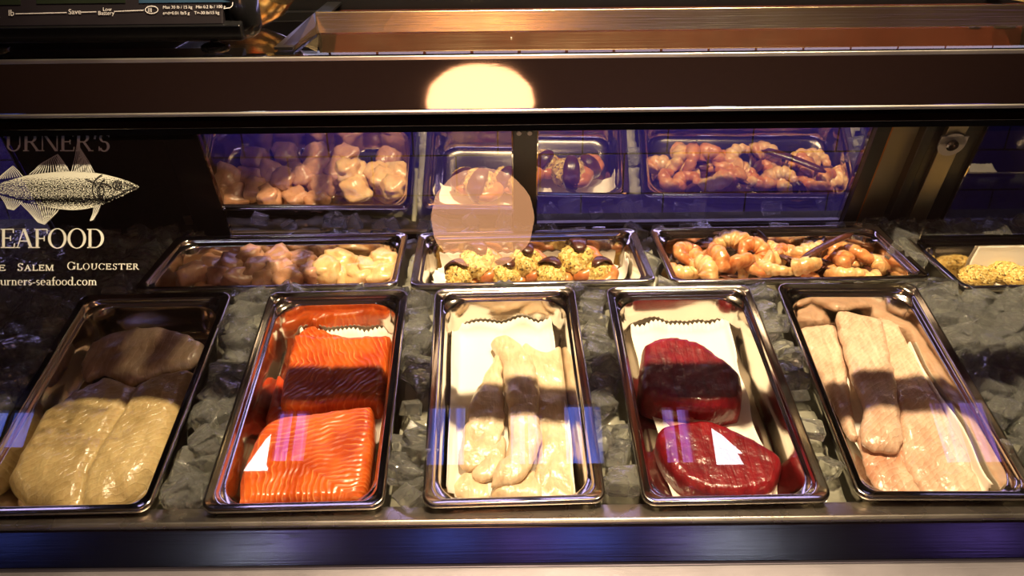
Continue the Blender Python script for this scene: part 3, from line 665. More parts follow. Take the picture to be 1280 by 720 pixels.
# pan 1 - butterflied white fish
g1 = 'pale white fish pieces in the left pan'
fillet(fp[1], 'fish_fillet', [(30, 600), (60, 590), (150, 600), (215, 570), (205, 600), (180, 634), (60, 640), (20, 630)], -.050, -.060, .014, M['cod_top'], 'thin pale fish flap peeking out beneath the butterflied fillet at the pan front', 'fish fillet', g1)
fillet(fp[1], 'fish_fillet', [(118, 470), (140, 466), (168, 474), (205, 461), (240, 458), (246, 472), (228, 510), (207, 560), (188, 592), (160, 617), (128, 632), (92, 640), (60, 634), (25, 618), (2, 592), (-3, 565), (15, 538), (55, 508), (90, 484)], -.018, -.040, .024, M['cod'], 'big butterflied pale white fish fillet with a centre seam', 'fish fillet', g1, R=.018, bumpy=.003, grooves=[([(168, 478), (160, 500), (128, 552), (108, 590), (94, 640)], .0042, .009)], dome=.004, grid=.004)
fillet(fp[1], 'fish_fillet', [(104, 440), (120, 424), (150, 413), (185, 410), (225, 416), (254, 430), (250, 446), (236, 457), (205, 462), (180, 468), (165, 476), (150, 472), (125, 460), (104, 468), (100, 452)], -.022, -.030, .012, M['cod_top'], 'smaller pinkish grey fish piece lying across the top of the left pan', 'fish fillet', g1, R=.014, bumpy=.003, tiltuv=(.05, .1))
# pan 2 - salmon
g2 = 'salmon pieces in the steel pan'
def liner(pan, px, h0, label, wave=.003, n=22, curl=.0, teeth=True):
    """px: quad corners (top left, top right, bottom right, bottom left) laid on the pan floor, rising at the walls"""
    q = [pan.loc(x, y, h0) for x, y in px]
    vs = []; fs = []; m_ = 40; sd = random.uniform(0, 90)
    for j in range(m_+1):
        t = j/m_
        for i in range(2*n+1):
            s = i/(2*n)
            p = (q[0]*(1-s)+q[1]*s)*(1-t)+(q[3]*(1-s)+q[2]*s)*t
            wv = wave*noise.noise(Vector((s*2.6+sd, t*2.2, 0)))*2
            p = p.copy(); p.x += wave*noise.noise(Vector((t*4, s, sd)))*1.2; p.y += wave*noise.noise(Vector((s*5, sd, 3)))*(1-t)
            if j == 0 and teeth: p.y += .0018*(1 if i % 2 else -.4)
            if j == m_ and teeth: p.y += .0014*(1 if i % 2 else -.4)
            u, v = pan.clampuv(p.x, p.y, -.058, .004)
            over = math.hypot(p.x-u, p.y-v)
            e = min(s, 1-s); e2 = t
            z = -.0605+abs(wv)+over*1.0+curl*max(0, 1-e2*5)**2+curl*.5*max(0, 1-e*7)**2+.0015
            lim = pan.clampuv(p.x, p.y, min(z, -.02), .002)
            vs.append((lim[0], lim[1], min(z, -.012)))
    for j in range(m_):
        for i in range(2*n):
            a = j*(2*n+1)+i; fs.append((a, a+1, a+2*n+2, a+2*n+1))
    o = mesh('paper_liner', vs, fs, M['paper'], None, pan.M, True)
    s = o.modifiers.new('s', 'SOLIDIFY'); s.thickness = .0003
    return tag(o, label, 'paper liner', 'deli paper sheets under the fish')
liner(fp[2], [(376, 420), (494, 418), (478, 560), (340, 600)], -.056, 'white paper sheet mostly hidden under the salmon', .003, curl=.004)
fillet(fp[2], 'salmon_piece', [(362, 436), (372, 412), (390, 404), (402, 407), (425, 416), (460, 421), (486, 417), (494, 440), (430, 470), (372, 470)], -.036, -.052, .016, M['salmon_a'], 'salmon piece with a curled edge showing behind the top salmon block', 'salmon piece', g2, R=.008, bumpy=.003)
fillet(fp[2], 'salmon_piece', [(322, 480), (335, 470), (356, 474), (354, 508), (400, 514), (395, 527), (345, 532), (326, 520), (318, 505)], -.048, -.058, .014, M['salmon_c'], 'dark red salmon piece at the left wall, half under the two blocks', 'salmon piece', g2, R=.006)
fillet(fp[2], 'salmon_piece', [(366, 421), (375, 418), (430, 421), (488, 420), (494, 426), (493, 450), (486, 490), (478, 503), (462, 505), (430, 504), (400, 508), (362, 510), (350, 505), (349, 495), (355, 465)], -.024, -.048, .030, M['salmon_a'], 'thick orange salmon block in the upper half of its pan', 'salmon piece', g2, R=.009, sharp=True, power=2.6, grooves=[([(420, 420), (416, 470), (415, 508)], .002, .0018)])
fillet(fp[2], 'salmon_piece', [(324, 540), (345, 522), (400, 514), (455, 507), (466, 508), (468, 530), (464, 572), (456, 612), (446, 622), (420, 627), (360, 629), (302, 630), (297, 620), (298, 598), (310, 565)], -.022, -.044, .026, M['salmon_b'], 'orange salmon block with diagonal white fat lines at the front of its pan', 'salmon piece', g2, R=.009, sharp=True, power=2.6)
# pan 3 - sole
g3 = 'sole fillets on paper'
liner(fp[3], [(566, 413), (688, 411), (722, 622), (552, 622)], -.056, 'white serrated deli paper under the sole fillets', .005, curl=.004)
fillet(fp[3], 'fish_fillet', [(575, 590), (590, 583), (608, 590), (612, 618), (575, 618), (562, 604)], -.048, -.058, .007, M['sole'], 'small folded sole end in the front left corner of the middle pan', 'fish fillet', g3, bumpy=.003)
fillet(fp[3], 'fish_fillet', [(622, 600), (650, 586), (676, 588), (676, 618), (620, 618)], -.044, -.053, .008, M['sole'], 'rounded sole end at the pan front below the central fillet', 'fish fillet', g3, bumpy=.003)
fillet(fp[3], 'fish_fillet', [(612, 545), (628, 538), (632, 562), (622, 585), (606, 596), (590, 590), (598, 566)], -.042, -.051, .007, M['sole'], 'narrow sole strip tucked between left and central fillet', 'fish fillet', g3, bumpy=.003)
fillet(fp[3], 'fish_fillet', [(655, 425), (680, 436), (700, 430), (712, 432), (715, 460), (718, 500), (722, 545), (716, 580), (717, 618), (668, 618), (664, 600), (672, 575), (672, 540), (664, 490), (655, 455)], -.046, -.053, .006, M['sole'], 'long sole fillet along the right wall of the middle pan', 'fish fillet', g3, R=.009, bumpy=.004, grooves=[([(690, 560), (680, 590), (684, 618)], .003, .004)])
fillet(fp[3], 'fish_fillet', [(626, 424), (633, 440), (627, 466), (630, 500), (631, 528), (618, 560), (600, 576), (584, 582), (573, 572), (575, 553), (583, 512), (600, 472), (616, 448)], -.040, -.049, .007, M['sole'], 'curled sole fillet lying leftmost on the paper', 'fish fillet', g3, R=.009, bumpy=.004)
fillet(fp[3], 'fish_fillet', [(616, 424), (630, 416), (646, 422), (664, 440), (672, 470), (674, 510), (676, 548), (666, 575), (650, 594), (628, 602), (614, 600), (620, 580), (633, 556), (636, 520), (630, 480), (628, 450)], -.034, -.043, .008, M['sole'], 'plump central sole fillet running the length of the middle pan', 'fish fillet', g3, R=.010, bumpy=.004, grooves=[([(648, 424), (668, 440), (690, 447)], .002, .003)])
# pan 4 - tuna
g4 = 'dark red tuna pieces on paper'
liner(fp[4], [(787, 414), (908, 411), (972, 622), (842, 624)], -.056, 'white serrated deli paper under the tuna', .005, curl=.004)
fillet(fp[4], 'tuna_piece', [(824, 504), (840, 512), (862, 528), (872, 548), (866, 556), (845, 540), (828, 520)], -.050, -.058, .009, M['tuna_pale'], 'thin pale pink tuna strip between the two red tuna pieces', 'tuna piece', g4, R=.005)
fillet(fp[4], 'tuna_piece', [(800, 452), (806, 438), (836, 431), (870, 437), (900, 455), (924, 474), (928, 500), (922, 513), (890, 518), (850, 515), (815, 506), (800, 494)], -.034, -.056, .038, M['tuna'], 'dark red tuna block standing in the upper half of the pan', 'tuna piece', g4, R=.012, sharp=True, power=3., tiltuv=(0, .05))
fillet(fp[4], 'tuna_piece', [(820, 546), (826, 535), (850, 529), (890, 527), (930, 543), (960, 560), (978, 575), (972, 602), (958, 616), (930, 622), (890, 620), (855, 606), (835, 586), (822, 562)], -.038, -.058, .026, M['tuna'], 'bright red tuna steak with a notched corner at the pan front', 'tuna piece', g4, R=.012, sharp=True, power=3.)
# pan 5 - haddock
g5 = 'long pinkish haddock fillets'
liner(fp[5], [(1010, 430), (1135, 440), (1248, 624), (1100, 624)], -.056, 'white deli paper under the haddock fillets', .004, curl=.004)
fillet(fp[5], 'fish_fillet', [(998, 408), (1022, 402), (1046, 403), (1056, 430), (1062, 462), (1066, 498), (1074, 540), (1062, 540), (1048, 510), (1030, 470), (1010, 436)], -.044, -.054, .009, M['haddock'], 'haddock fillet lying against the left wall of the right-hand pan', 'fish fillet', g5, R=.012, grooves=[([(1028, 400), (1040, 440), (1056, 500)], .003, .005)])
fillet(fp[5], 'fish_fillet', [(1076, 530), (1115, 550), (1132, 545), (1148, 585), (1172, 620), (1112, 620), (1092, 596), (1078, 566)], -.046, -.054, .007, M['haddock_pink'], 'ragged pink haddock end at the front left of the right-hand pan', 'fish fillet', g5, R=.012, bumpy=.003)
fillet(fp[5], 'fish_fillet', [(1098, 396), (1128, 393), (1142, 408), (1158, 440), (1176, 472), (1196, 522), (1212, 562), (1230, 602), (1232, 622), (1168, 622), (1142, 588), (1130, 550), (1120, 500), (1110, 450)], -.038, -.050, .011, M['haddock'], 'longest haddock fillet, reaching from rear to front along the right', 'fish fillet', g5, R=.010, bumpy=.004)
fillet(fp[5], 'fish_fillet', [(1046, 392), (1056, 387), (1092, 395), (1104, 398), (1112, 430), (1122, 470), (1128, 515), (1132, 545), (1118, 558), (1092, 553), (1079, 541), (1083, 502), (1068, 472), (1056, 432)], -.030, -.040, .009, M['haddock'], 'topmost haddock fillet lying over its neighbours, ragged near end', 'fish fillet', g5, R=.012, bumpy=.0025, tiltuv=(0, .03))

# ------------------------------------------------------------------ rear pans
def blob(rx, ry, rz, sub=3, amp=.15, sc=1.3, seed=0., sq=1.0):
    bm = bmesh.new(); bmesh.ops.create_icosphere(bm, subdivisions=sub, radius=1)
    for v in bm.verts:
        n_ = v.co.normalized()
        r = 1+amp*noise.noise(n_*sc+Vector((seed, 0, 0)))+amp*.4*noise.noise(n_*sc*2.7+Vector((seed, 9, 0)))
        q = n_.copy()
        if sq != 1: q = Vector((math.copysign(abs(q.x)**sq, q.x), math.copysign(abs(q.y)**sq, q.y), math.copysign(abs(q.z)**sq, q.z)))
        v.co = Vector((q.x*rx, q.y*ry, q.z*rz))*r
    me = bpy.data.meshes.new('blob'); bm.to_mesh(me); bm.free()
    me.polygons.foreach_set('use_smooth', [True]*len(me.polygons)); return me
scm = [blob(.0215, .0200, .0150, 3, .42, 1.25, k*3.1, .72) for k in range(5)]
scl = [(240, 343, .006, 0, 'large shaded scallop at the left end of the scallop pan'), (262, 336, .002, 0, 'shaded scallop second from the left end of the scallop pan'),
       (278, 345, .003, 0, 'scallop near the front lip, just right of the shaded ones'), (289, 332, .010, 0, 'scallop on the left slope of the heap'),
       (314, 320, .016, 0, 'round peach scallop topping the left of the heap'), (300, 349, .002, 0, 'flat scallop by the front lip, left of centre'), (330, 349, .003, 0, 'scallop at the front lip under the heap centre'),
       (322, 336, .012, 0, 'scallop in the middle of the left heap'), (350, 322, .012, 0, 'scallop behind the heap centre'), (345, 337, .012, 0, 'scallop in the heap centre'), (362, 347, .006, 0, 'scallop at the front lip right of the heap centre'),
       (384, 311, .008, 0, 'dark scallop alone against the rear wall of its pan'), (378, 330, .012, 0, 'pinkish scallop right of the heap centre'), (393, 341, .012, 0, 'scallop with a glossy orange edge, right of centre'),
       (408, 337, .016, 1, 'tall orange-tinged scallop leaning on the pale ones'), (428, 326, .014, 1, 'large cream scallop, right half of the pan'), (425, 346, .004, 1, 'pale scallop flat by the front lip'),
       (448, 345, .006, 1, 'pale scallop between the cream and yellow ones'), (462, 336, .010, 1, 'pale yellow scallop near the right end'), (478, 326, .014, 1, 'bright yellow scallop topping the right corner'), (482, 343, .006, 1, 'bright scallop in the front right corner of its pan')]
for i, (x, y, h, pale, lb) in enumerate(scl):
    pn = rp['scal']; me = scm[i % 5]
    if pale:
        key = 'p%d' % (i % 5)
        if key not in bpy.data.meshes: mp_ = me.copy(); mp_.name = key; mp_.materials.clear(); mp_.materials.append(M['scallop_lit'])
        me = bpy.data.meshes[key]
    elif not me.materials: me.materials.append(M['scallop'])
    hh = -.036+h; p = pn.loc(x, y, hh); u, v = pn.clampuv(p.x, p.y, hh, .017)
    o = bpy.data.objects.new('scallop', me); C.objects.link(o)
    s_ = random.uniform(.92, 1.12)
    o.matrix_basis = pn.M @ Matrix.Translation((u, v, hh)) @ Matrix.Rotation(random.uniform(0, 6), 4, 'Z') @ Matrix.Rotation(random.uniform(-.5, .5), 4, 'X') @ Matrix.Scale(s_, 4)
    tag(o, lb, 'scallop', 'raw scallops in the rear pan')
for i, (u, v) in enumerate([(-.10, -.04), (-.05, -.045), (0, -.045), (.05, -.045), (-.11, 0), (-.06, .0), (-.02, -.0), (.03, 0), (.08, -.0), (.12, -.04), (-.03, .04), (.12, .02)]):
    o = bpy.data.objects.new('scallop', scm[i % 5]); C.objects.link(o); o.matrix_basis = rp['scal'].M @ Matrix.Translation((u, v, -.05)) @ Matrix.Rotation(i*1.3, 4, 'Z')
    tag(o, 'scallop at the bottom of the rear pan, half buried under the heap', 'scallop', 'buried scallops')

def tube(path, radii, n=10, flat=None, close=True):
    """swept tube mesh data"""
    vs = []; fs = []; m_ = len(path); prev = None
    for i, p in enumerate(path):
        t = (path[min(i+1, m_-1)]-path[max(i-1, 0)]).normalized()
        up = Vector((0, 0, 1)) if abs(t.z) < .95 else Vector((0, 1, 0))
        a = t.cross(up).normalized(); b = a.cross(t).normalized()
        fx, fz = flat[i] if flat else (1, 1)
        for k in range(n):
            an = 2*math.pi*k/n; vs.append(p+a*math.cos(an)*radii[i]*fx+b*math.sin(an)*radii[i]*fz)
    for i in range(m_-1):
        for k in range(n): j = (k+1) % n; fs.append((i*n+k, i*n+j, (i+1)*n+j, (i+1)*n+k))
    fs.append(tuple(range(n))[::-1]); fs.append(tuple((m_-1)*n+k for k in range(n)))
    return vs, fs
def shrimp_data(seed, curl=230, R=.019, r0=.0125):
    rnd = random.Random(seed); n = 44; path = []; rad = []
    for i in range(n+1):
        t = i/n; a = math.radians(curl*t)
        rr = R*(1-.25*t); path.append(Vector((rr*math.cos(a), rr*math.sin(a), .003*math.sin(t*3+seed))))
        seg = abs(math.sin(t*math.pi*6.0))**.5
        rad.append(r0*(1-.60*t**1.4)*(.78+.24*seg)*(1 if t > .05 else .55+t*9))
    vs, fs = tube(path, rad, 12)
    vs = [Vector((v.x, v.y, v.z*.85))*(1+.10*noise.noise(Vector(v)*120+Vector((seed, 0, 0)))) for v in vs]
    # tail: three flat shell blades
    a = math.radians(curl); e = path[-1]; d = Vector((-math.sin(a), math.cos(a), 0)); s = Vector((math.cos(a), math.sin(a), 0))
    tv = []; tf = []
    for k, sp in enumerate((-.5, -.17, .17, .5)):
        dr = (d+s*sp+Vector((0, 0, .15*(k % 2)))).normalized(); pp = [e-d*.004+dr*(q*.024) for q in (0, .25, .5, .75, 1)]
        v_, f_ = tube(pp, [.0030, .0045, .0050, .0040, .0012], 8, [(1, .35)]*5)
        kk = len(tv); tv += v_; tf += [tuple(i+kk for i in f) for f in f_]
    return vs, fs, tv, tf
protos = []
def data_mesh(name, vs, fs, mat):
    me = bpy.data.meshes.new(name); me.from_pydata([tuple(v) for v in vs], [], fs)
    bm = bmesh.new(); bm.from_mesh(me); bmesh.ops.recalc_face_normals(bm, faces=bm.faces); bm.to_mesh(me); bm.free()
    me.materials.append(mat); me.polygons.foreach_set('use_smooth', [True]*len(me.polygons)); return me
SHR = []
for k, (cu, R_, r_) in enumerate(((240, .0165, .0130), (190, .019, .0140), (270, .0155, .0125), (160, .022, .0125))):
    a, b, c, d = shrimp_data(k*1.7, cu, R_, r_)
    SHR.append((data_mesh('shrimp_body', a, b, M['shrimp'] if k % 2 == 0 else M['shrimp_pale']), data_mesh('shrimp_tail', c, d, M['tail'])))
def put_shrimp(pan, x, y, h, kind, rz, rx, ry, lb, sc=1.17, name='shrimp', group='raw shrimp heaped in the rear pan'):
    hh = -.05+h; p = pan.loc(x, y, hh); u, v = pan.clampuv(p.x, p.y, hh, .018)
    mt_ = pan.M @ Matrix.Translation((u, v, hh)) @ Matrix.Rotation(math.radians(rz), 4, 'Z') @ Matrix.Rotation(math.radians(rx), 4, 'X') @ Matrix.Rotation(math.radians(ry), 4, 'Y') @ Matrix.Scale(sc, 4)
    r = empty(name, None, lb, 'shrimp', group, mt_)
    for q, nm in zip(SHR[kind], ('body', 'tail')):
        o = bpy.data.objects.new(nm, q); C.objects.link(o); o.parent = r
    return r
sh = [(852, 338, .010, 1, 200, 10, 0, 'shrimp in the front left corner of the shrimp pan, dark tail at the wall'), (862, 322, .022, 0, 40, 20, 10, 'orange curled shrimp on the left slope of the heap'), (880, 312, .030, 2, 120, -20, 10, 'curled shrimp topping the left end of the heap'),
      (872, 345, .012, 1, 300, 60, 0, 'pale thick shrimp end standing at the front lip, left'), (893, 330, .026, 0, 260, 70, 20, 'shrimp with its split dark tail pointing at the viewer, left'), (905, 340, .016, 3, 80, 10, 0, 'long shrimp lying along the front lip, left of centre'),
      (912, 314, .030, 1, 20, 30, -20, 'pale shrimp topping the heap left of centre'), (922, 330, .026, 2, 180, 50, 20, 'orange shrimp with upright brown tail, left of centre'), (940, 318, .030, 0, 320, 20, 30, 'shrimp leaning on the tall centre one'),
      (958, 312, .034, 1, 250, -30, 20, 'tallest pale shrimp at the heap centre'), (950, 334, .022, 2, 60, 20, 10, 'deep orange shrimp below the heap centre'), (944, 346, .010, 1, 10, 30, 10, 'small pale shrimp by the front lip at centre'),
      (975, 338, .018, 3, 140, 20, 0, 'shrimp with pleated orange back near the centre front'), (985, 320, .026, 0, 330, -10, 10, 'shrimp bending behind the pointed one'), (1005, 308, .028, 3, 190, 15, 10, 'orange pointed shrimp reaching right above the heap'),
      (1000, 334, .020, 1, 230, 30, -10, 'glossy pale shrimp right of centre'), (1018, 345, .008, 2, 90, 40, 0, 'round shrimp end at the front lip, right of centre'), (1025, 318, .022, 1, 40, 10, 10, 'shrimp with the long dark tail rising to the rear wall'),
      (1040, 330, .018, 0, 280, 20, -20, 'shrimp beneath the long dark tail'), (1056, 322, .018, 2, 20, 40, 10, 'pale shrimp with black-edged tail, right half'), (1062, 342, .008, 1, 170, 20, 10, 'amber shrimp end at the front lip, right half'),
      (1080, 322, .016, 0, 100, 30, 10, 'cream and orange shrimp near the right end'), (1095, 335, .010, 1, 330, 10, 10, 'last shrimp at the right end with a round dark tail'), (1075, 344, .006, 3, 200, 10, 0, 'flat shrimp under the right end of the heap')]
for x, y, h, k, rz, rx, ry, lb in sh: put_shrimp(rp['shr'], x, y, h, k, rz, rx, ry, lb)
# the long dark tail laid up over the heap
pn = rp['shr']
a_ = pn.loc(1000, 326, -.012); b_ = pn.loc(1066, 292, .004)
pts = [a_.lerp(b_, t)+Vector((0, 0, .004*math.sin(t*3.1))) for t in (0, .15, .3, .45, .6, .75, .9, 1)]
v_, f_ = tube(pts, [.004, .0065, .0070, .0065, .0060, .0065, .0060, .002], 10, [(1, .5)]*8)
tt = mesh('shrimp', v_, f_, M['tail'], None, pn.M, True); tag(tt, 'whole dark-shelled shrimp slanting up towards the rear wall of the pan', 'shrimp', 'raw shrimp heaped in the rear pan')

# stuffed shrimp
def crumb_mesh(seed, rx=.022, ry=.021, rz=.020):
    bm = bmesh.new(); bmesh.ops.create_icosphere(bm, subdivisions=4, radius=1)
    for v in bm.verts:
        n_ = v.co.normalized(); o = Vector((seed*5, 0, 0))
        r = 1+.14*noise.noise(n_*1.6+o)+.12*noise.noise(n_*5+o)+.09*noise.noise(n_*12+o)
        v.co = Vector((n_.x*rx, n_.y*ry, n_.z*rz))*r
    me = bpy.data.meshes.new('stuffing'); bm.to_mesh(me); bm.free(); me.polygons.foreach_set('use_smooth', [True]*len(me.polygons)); me.materials.append(M['crumb']); return me
CR = [crumb_mesh(k) for k in range(4)]
M['wrap'] = flesh('wrapped_shrimp', (.40, .11, .03), (.62, .24, .07), (.72, .40, .18), line=.4, sss=.15, coat=.7, blot=50., fib=(30, 160))
ar = []; rr_ = []
for i in range(25):
    t = i/24; a = math.radians(-110+200*t); ar.append(Vector((.021*math.cos(a), .021*math.sin(a), -.006+.010*t))); rr_.append(.0105*math.sin(math.pi*(.12+.80*t))**.7*(.86+.14*abs(math.sin(t*15))))
WR = data_mesh('wrapped_body', *tube(ar, rr_, 10), M['wrap'])
tl = []; tr = []
for i in range(15):
    t = i/14; a = math.radians(-35+150*t); tl.append(Vector((.004+.010*t*0-.004*t, .025*math.cos(a)*.95, .0235*math.sin(a)*1.0+.001))); tr.append(.0085*(.55+.6*math.sin(math.pi*t))*(1 if t < .93 else .5))
TL = data_mesh('folded_tail', *tube(tl, tr, 10, [(1.1, .28)]*15), M['tail'])
liner(rp['stuff'], [(546, 334), (790, 330), (800, 352), (540, 360)], -.056, 'white serrated paper under the stuffed shrimp', .003, curl=.006)
stf = [(598, 330, .012, 8, 'large stuffed shrimp at left with a crumb dome and orange side', 1.08), (657, 330, .012, 0, 'crumb-topped stuffed shrimp in the middle of its pan', 1.0), (722, 327, .012, -15, 'big stuffed shrimp at right, dark tail folded over the crumbs', 1.1),
       (575, 346, .0, 40, 'small stuffed shrimp in the front left corner', .85), (634, 345, .0, 15, 'low stuffed shrimp at the front between the first two', .88), (690, 345, .002, 30, 'stuffed shrimp at the front with a shiny brown fold', .9), (748, 343, .0, -60, 'stuffed shrimp lying on its side in the front right, tail to the left', .86)]
for x, y, h, rz, lb, sc in stf:
    pn = rp['stuff']; hh = -.038+h; p = pn.loc(x, y, hh); u, v = pn.clampuv(p.x, p.y, hh, .02)
    r = empty('stuffed_shrimp', None, lb, 'stuffed shrimp', 'stuffed shrimp in the rear pan', pn.M @ Matrix.Translation((u, v, hh)) @ Matrix.Rotation(math.radians(rz+20), 4, 'Z') @ Matrix.Rotation(math.radians(12), 4, 'X') @ Matrix.Scale(sc*1.16, 4))
    for q, nm in ((random.choice(CR), 'stuffing'), (WR, 'wrapped_body'), (TL, 'folded_tail')):
        o = bpy.data.objects.new(nm, q); C.objects.link(o); o.parent = r
# far right pan
liner(rp['far'], [(1200, 330), (1330, 326), (1340, 358), (1215, 362)], -.056, 'dim paper sheet in the far right pan', .002, curl=.004)
for x, y, lb in ((1222, 345, 'crumbed cake at the left in the dim far right pan'), (1252, 336, 'crumbed cake behind the left one in the far right pan'), (1275, 346, 'crumbed cake cut by the right picture edge')):
    pn = rp['far']; p = pn.loc(x, y, -.046); u, v = pn.clampuv(p.x, p.y, -.046, .016)
    o = bpy.data.objects.new('crumbed_cake', CR[1]); C.objects.link(o); o.matrix_basis = pn.M @ Matrix.Translation((u, v, -.046)) @ Matrix.Diagonal((1.1, 1.1, .7, 1)); tag(o, lb, 'crumbed cake', 'crumbed cakes in the far right pan')

# ------------------------------------------------------------------ ice
def hfun(x, y):
    if y < .95: return -.545+(y-.61)*.2-.020
    return -.488-.018
vs = []; fs = []; nx, ny = 300, 90
pans = list(fp.values())+list(rp.values())
def in_pan(x, y, m_=.0):
    for p in pans:
        q = p.Mi @ Vector((x, y, (p.M.translation.z)))
        if abs(q.x) < p.w/2+m_ and abs(q.y) < p.l/2+m_: return True
    return False
for j in range(ny+1):
    for i in range(nx+1):
        x = X0+.005+(X1-X0-.01)*i/nx; y = .625+(1.186-.625)*j/ny
        z = hfun(x, y)-.012+.008*noise.noise(Vector((x*30, y*30, 0)))+.007*noise.cell(Vector((x*70+2*noise.noise(Vector((x*40, y*40, 9))), y*70, 4)))
        if in_pan(x, y, -.004): z = min(z, Z(0)-CAMZ-.60-.01)
        vs.append((x, y, Z(z)))
for j in range(ny):
    for i in range(nx): a = j*(nx+1)+i; fs.append((a, a+1, a+nx+2, a+nx+1))
b_ = mesh('crushed_ice', vs, fs, M['bed'], None, None, True); tag(b_, 'grey bed of packed crushed ice around the steel pans', 'ice', kind='stuff')
def ice_mesh(k):
    rnd = random.Random(k+3); bm = bmesh.new(); sx, sy, sz = .0165*rnd.uniform(.8, 1.25), .0145*rnd.uniform(.75, 1.2), .0105*rnd.uniform(.8, 1.3)
    for a in (-1, 1):
        for b in (-1, 1):
            for c in (-1, 1):
                for e in range(2): bm.verts.new((a*sx*rnd.uniform(.55, 1.05), b*sy*rnd.uniform(.55, 1.05), c*sz*rnd.uniform(.55, 1.05)))
    r = bmesh.ops.convex_hull(bm, input=bm.verts[:])
    bmesh.ops.delete(bm, geom=[v for v in bm.verts if not v.link_faces], context='VERTS')
    bmesh.ops.bevel(bm, geom=bm.edges[:], offset=.0008, segments=1, affect='EDGES')
    me = bpy.data.meshes.new('ice_cube'); bm.to_mesh(me); bm.free(); me.materials.append(M['ice']); me.polygons.foreach_set('use_smooth', [False]*len(me.polygons)); return me
IC = [ice_mesh(k) for k in range(10)]
def region(x, y):
    if y > .955: return ('clear ice cube in the strip between the rear pans', 'ice cubes between the rear pans') if -.5 < x < .56 else (('clear ice cube heaped left of the scallop pan', 'ice cubes left of the scallop pan') if x < 0 else ('clear ice cube beside the dim far right pan', 'ice cubes by the far right pan'))
    if x < -.53: return 'clear dark ice cube at the far left behind the lettering', 'ice cubes at the far left'
    if x < -.33: return 'clear ice cube between the white fish and the salmon pan', 'ice cubes between white fish and salmon'
    if x < -.11: return 'clear ice cube between the salmon and the sole pan', 'ice cubes between salmon and sole'
    if x < .11: return 'clear ice cube between the sole and the tuna pan', 'ice cubes between sole and tuna'
    if x < .31: return 'clear ice cube between the tuna and the haddock pan', 'ice cubes between tuna and haddock'
    return 'clear ice cube in the open heap right of the haddock pan', 'ice cubes right of the haddock'
pts = []
y = .632
while y < 1.17:
    x = -1.10
    while x < 1.30:
        jx, jy = x+random.uniform(-.006, .006), y+random.uniform(-.006, .006)
        if (jy < 1.0 or abs(jx) > .5 or random.random() < .6) and not in_pan(jx, jy, .0075): pts.append((jx, jy))
        x += .0165 if abs(x) < .36 else .0215
    y += .0172
random.shuffle(pts)
pts.sort(key=lambda p: 0 if abs(p[0]) < .645*(p[1]+.17) else 1)
seen = [p for p in pts if abs(p[0]) < .645*(p[1]+.17)]; seen.sort(key=lambda p: p[1])
pts = seen+pts[len(seen):]
rest = MB()
for k, (jx, jy) in enumerate(pts):
    me = random.choice(IC); lv = random.random(); z = hfun(jx, jy)+lv*.009
    big = 1.12 if (abs(jx) > .5) else .92
    mt_ = Matrix.Translation((jx, jy, Z(z))) @ Matrix.Rotation(random.uniform(0, 6.28), 4, 'Z') @ Matrix.Rotation(random.uniform(-.6, .6), 4, 'X') @ Matrix.Rotation(random.uniform(-.4, .4), 4, 'Y') @ Matrix.Scale(big*random.uniform(.8, 1.15), 4)
    if k < 298:
        o = bpy.data.objects.new('ice_cube', me); C.objects.link(o); o.matrix_basis = mt_
        lb, gr = region(jx, jy); tag(o, lb, 'ice cube', gr)
    else:
        rest.add([mt_ @ v.co for v in me.vertices], [tuple(p.vertices) for p in me.polygons])
tag(rest.obj('loose_ice', M['ice']), 'loose clear ice pieces filling the rest of the case around the pans', 'ice', kind='stuff')

# ------------------------------------------------------------------ scale on the case
SX0, SX1 = -.60, -.262
sc = empty('weighing_scale', (-.43, .86, Z(-.155)), 'black electronic weighing scale standing on the glass top at left', 'scale')
MB().extrude_x([(.806, Z(-.146)), (.800, Z(-.131)), (.812, Z(-.128)), (.875, Z(-.12)), (.875, Z(-.146))], SX0, SX1+.012).obj('base', M['blackgloss'], sc, bevel=.002)
MB().box(SX0, -.362, .872, 1.04, Z(-.146), Z(-.118)).obj('rear_housing', M['blackgloss'], sc, bevel=.004)
MB().box(SX0+.01, -.365, .93, 1.05, Z(-.112), Z(-.106)).obj('weighing_platter', M['body'], sc, bevel=.002)
MB().lathe([(0, 0), (.02, 0), (.02, .010), (0, .010)], 20, Matrix.Translation((-.48, .99, Z(-.120)))).obj('platter_post', M['blackgloss'], sc)
fd = Vector((0, .42, .91)).normalized(); fn = Vector((0, -.91, .42)).normalized(); fo = Vector((0, .802, Z(-.1305)))
FM = Matrix(((1, 0, 0), (0, fd.y, fn.y), (0, fd.z, fn.z))).to_4x4(); FM.translation = fo
M['scalefront'] = simple('scale_front', (.014, .011, .015), .4)
pnl = MB().boxm(FM, SX0, SX1-.004, 0, .10, -.06, 0).obj('display_panel', M['scalefront'], sc, bevel=.0015)
M['lcd'] = simple('lcd_glass', (.016, .022, .014), .15); M['lcdb'] = simple('lcd_blue', (.03, .07, .13), .15)
def spx(x, y): 
    p = hit(x, y, fo, fn); q = FM.inverted() @ p; return q.x, q.y
def scr(x0, x1, y0, mat):
    a = spx(x0, y0); b = spx(x1, y0)
    MB().boxm(FM, a[0], b[0], a[1], a[1]+.03, 0, .0006).obj('screen', mat, pnl)
scr(-60, 26, 7, M['lcd']); scr(46, 157, 5, M['lcd']); scr(174, 288, 4, M['lcdb'])
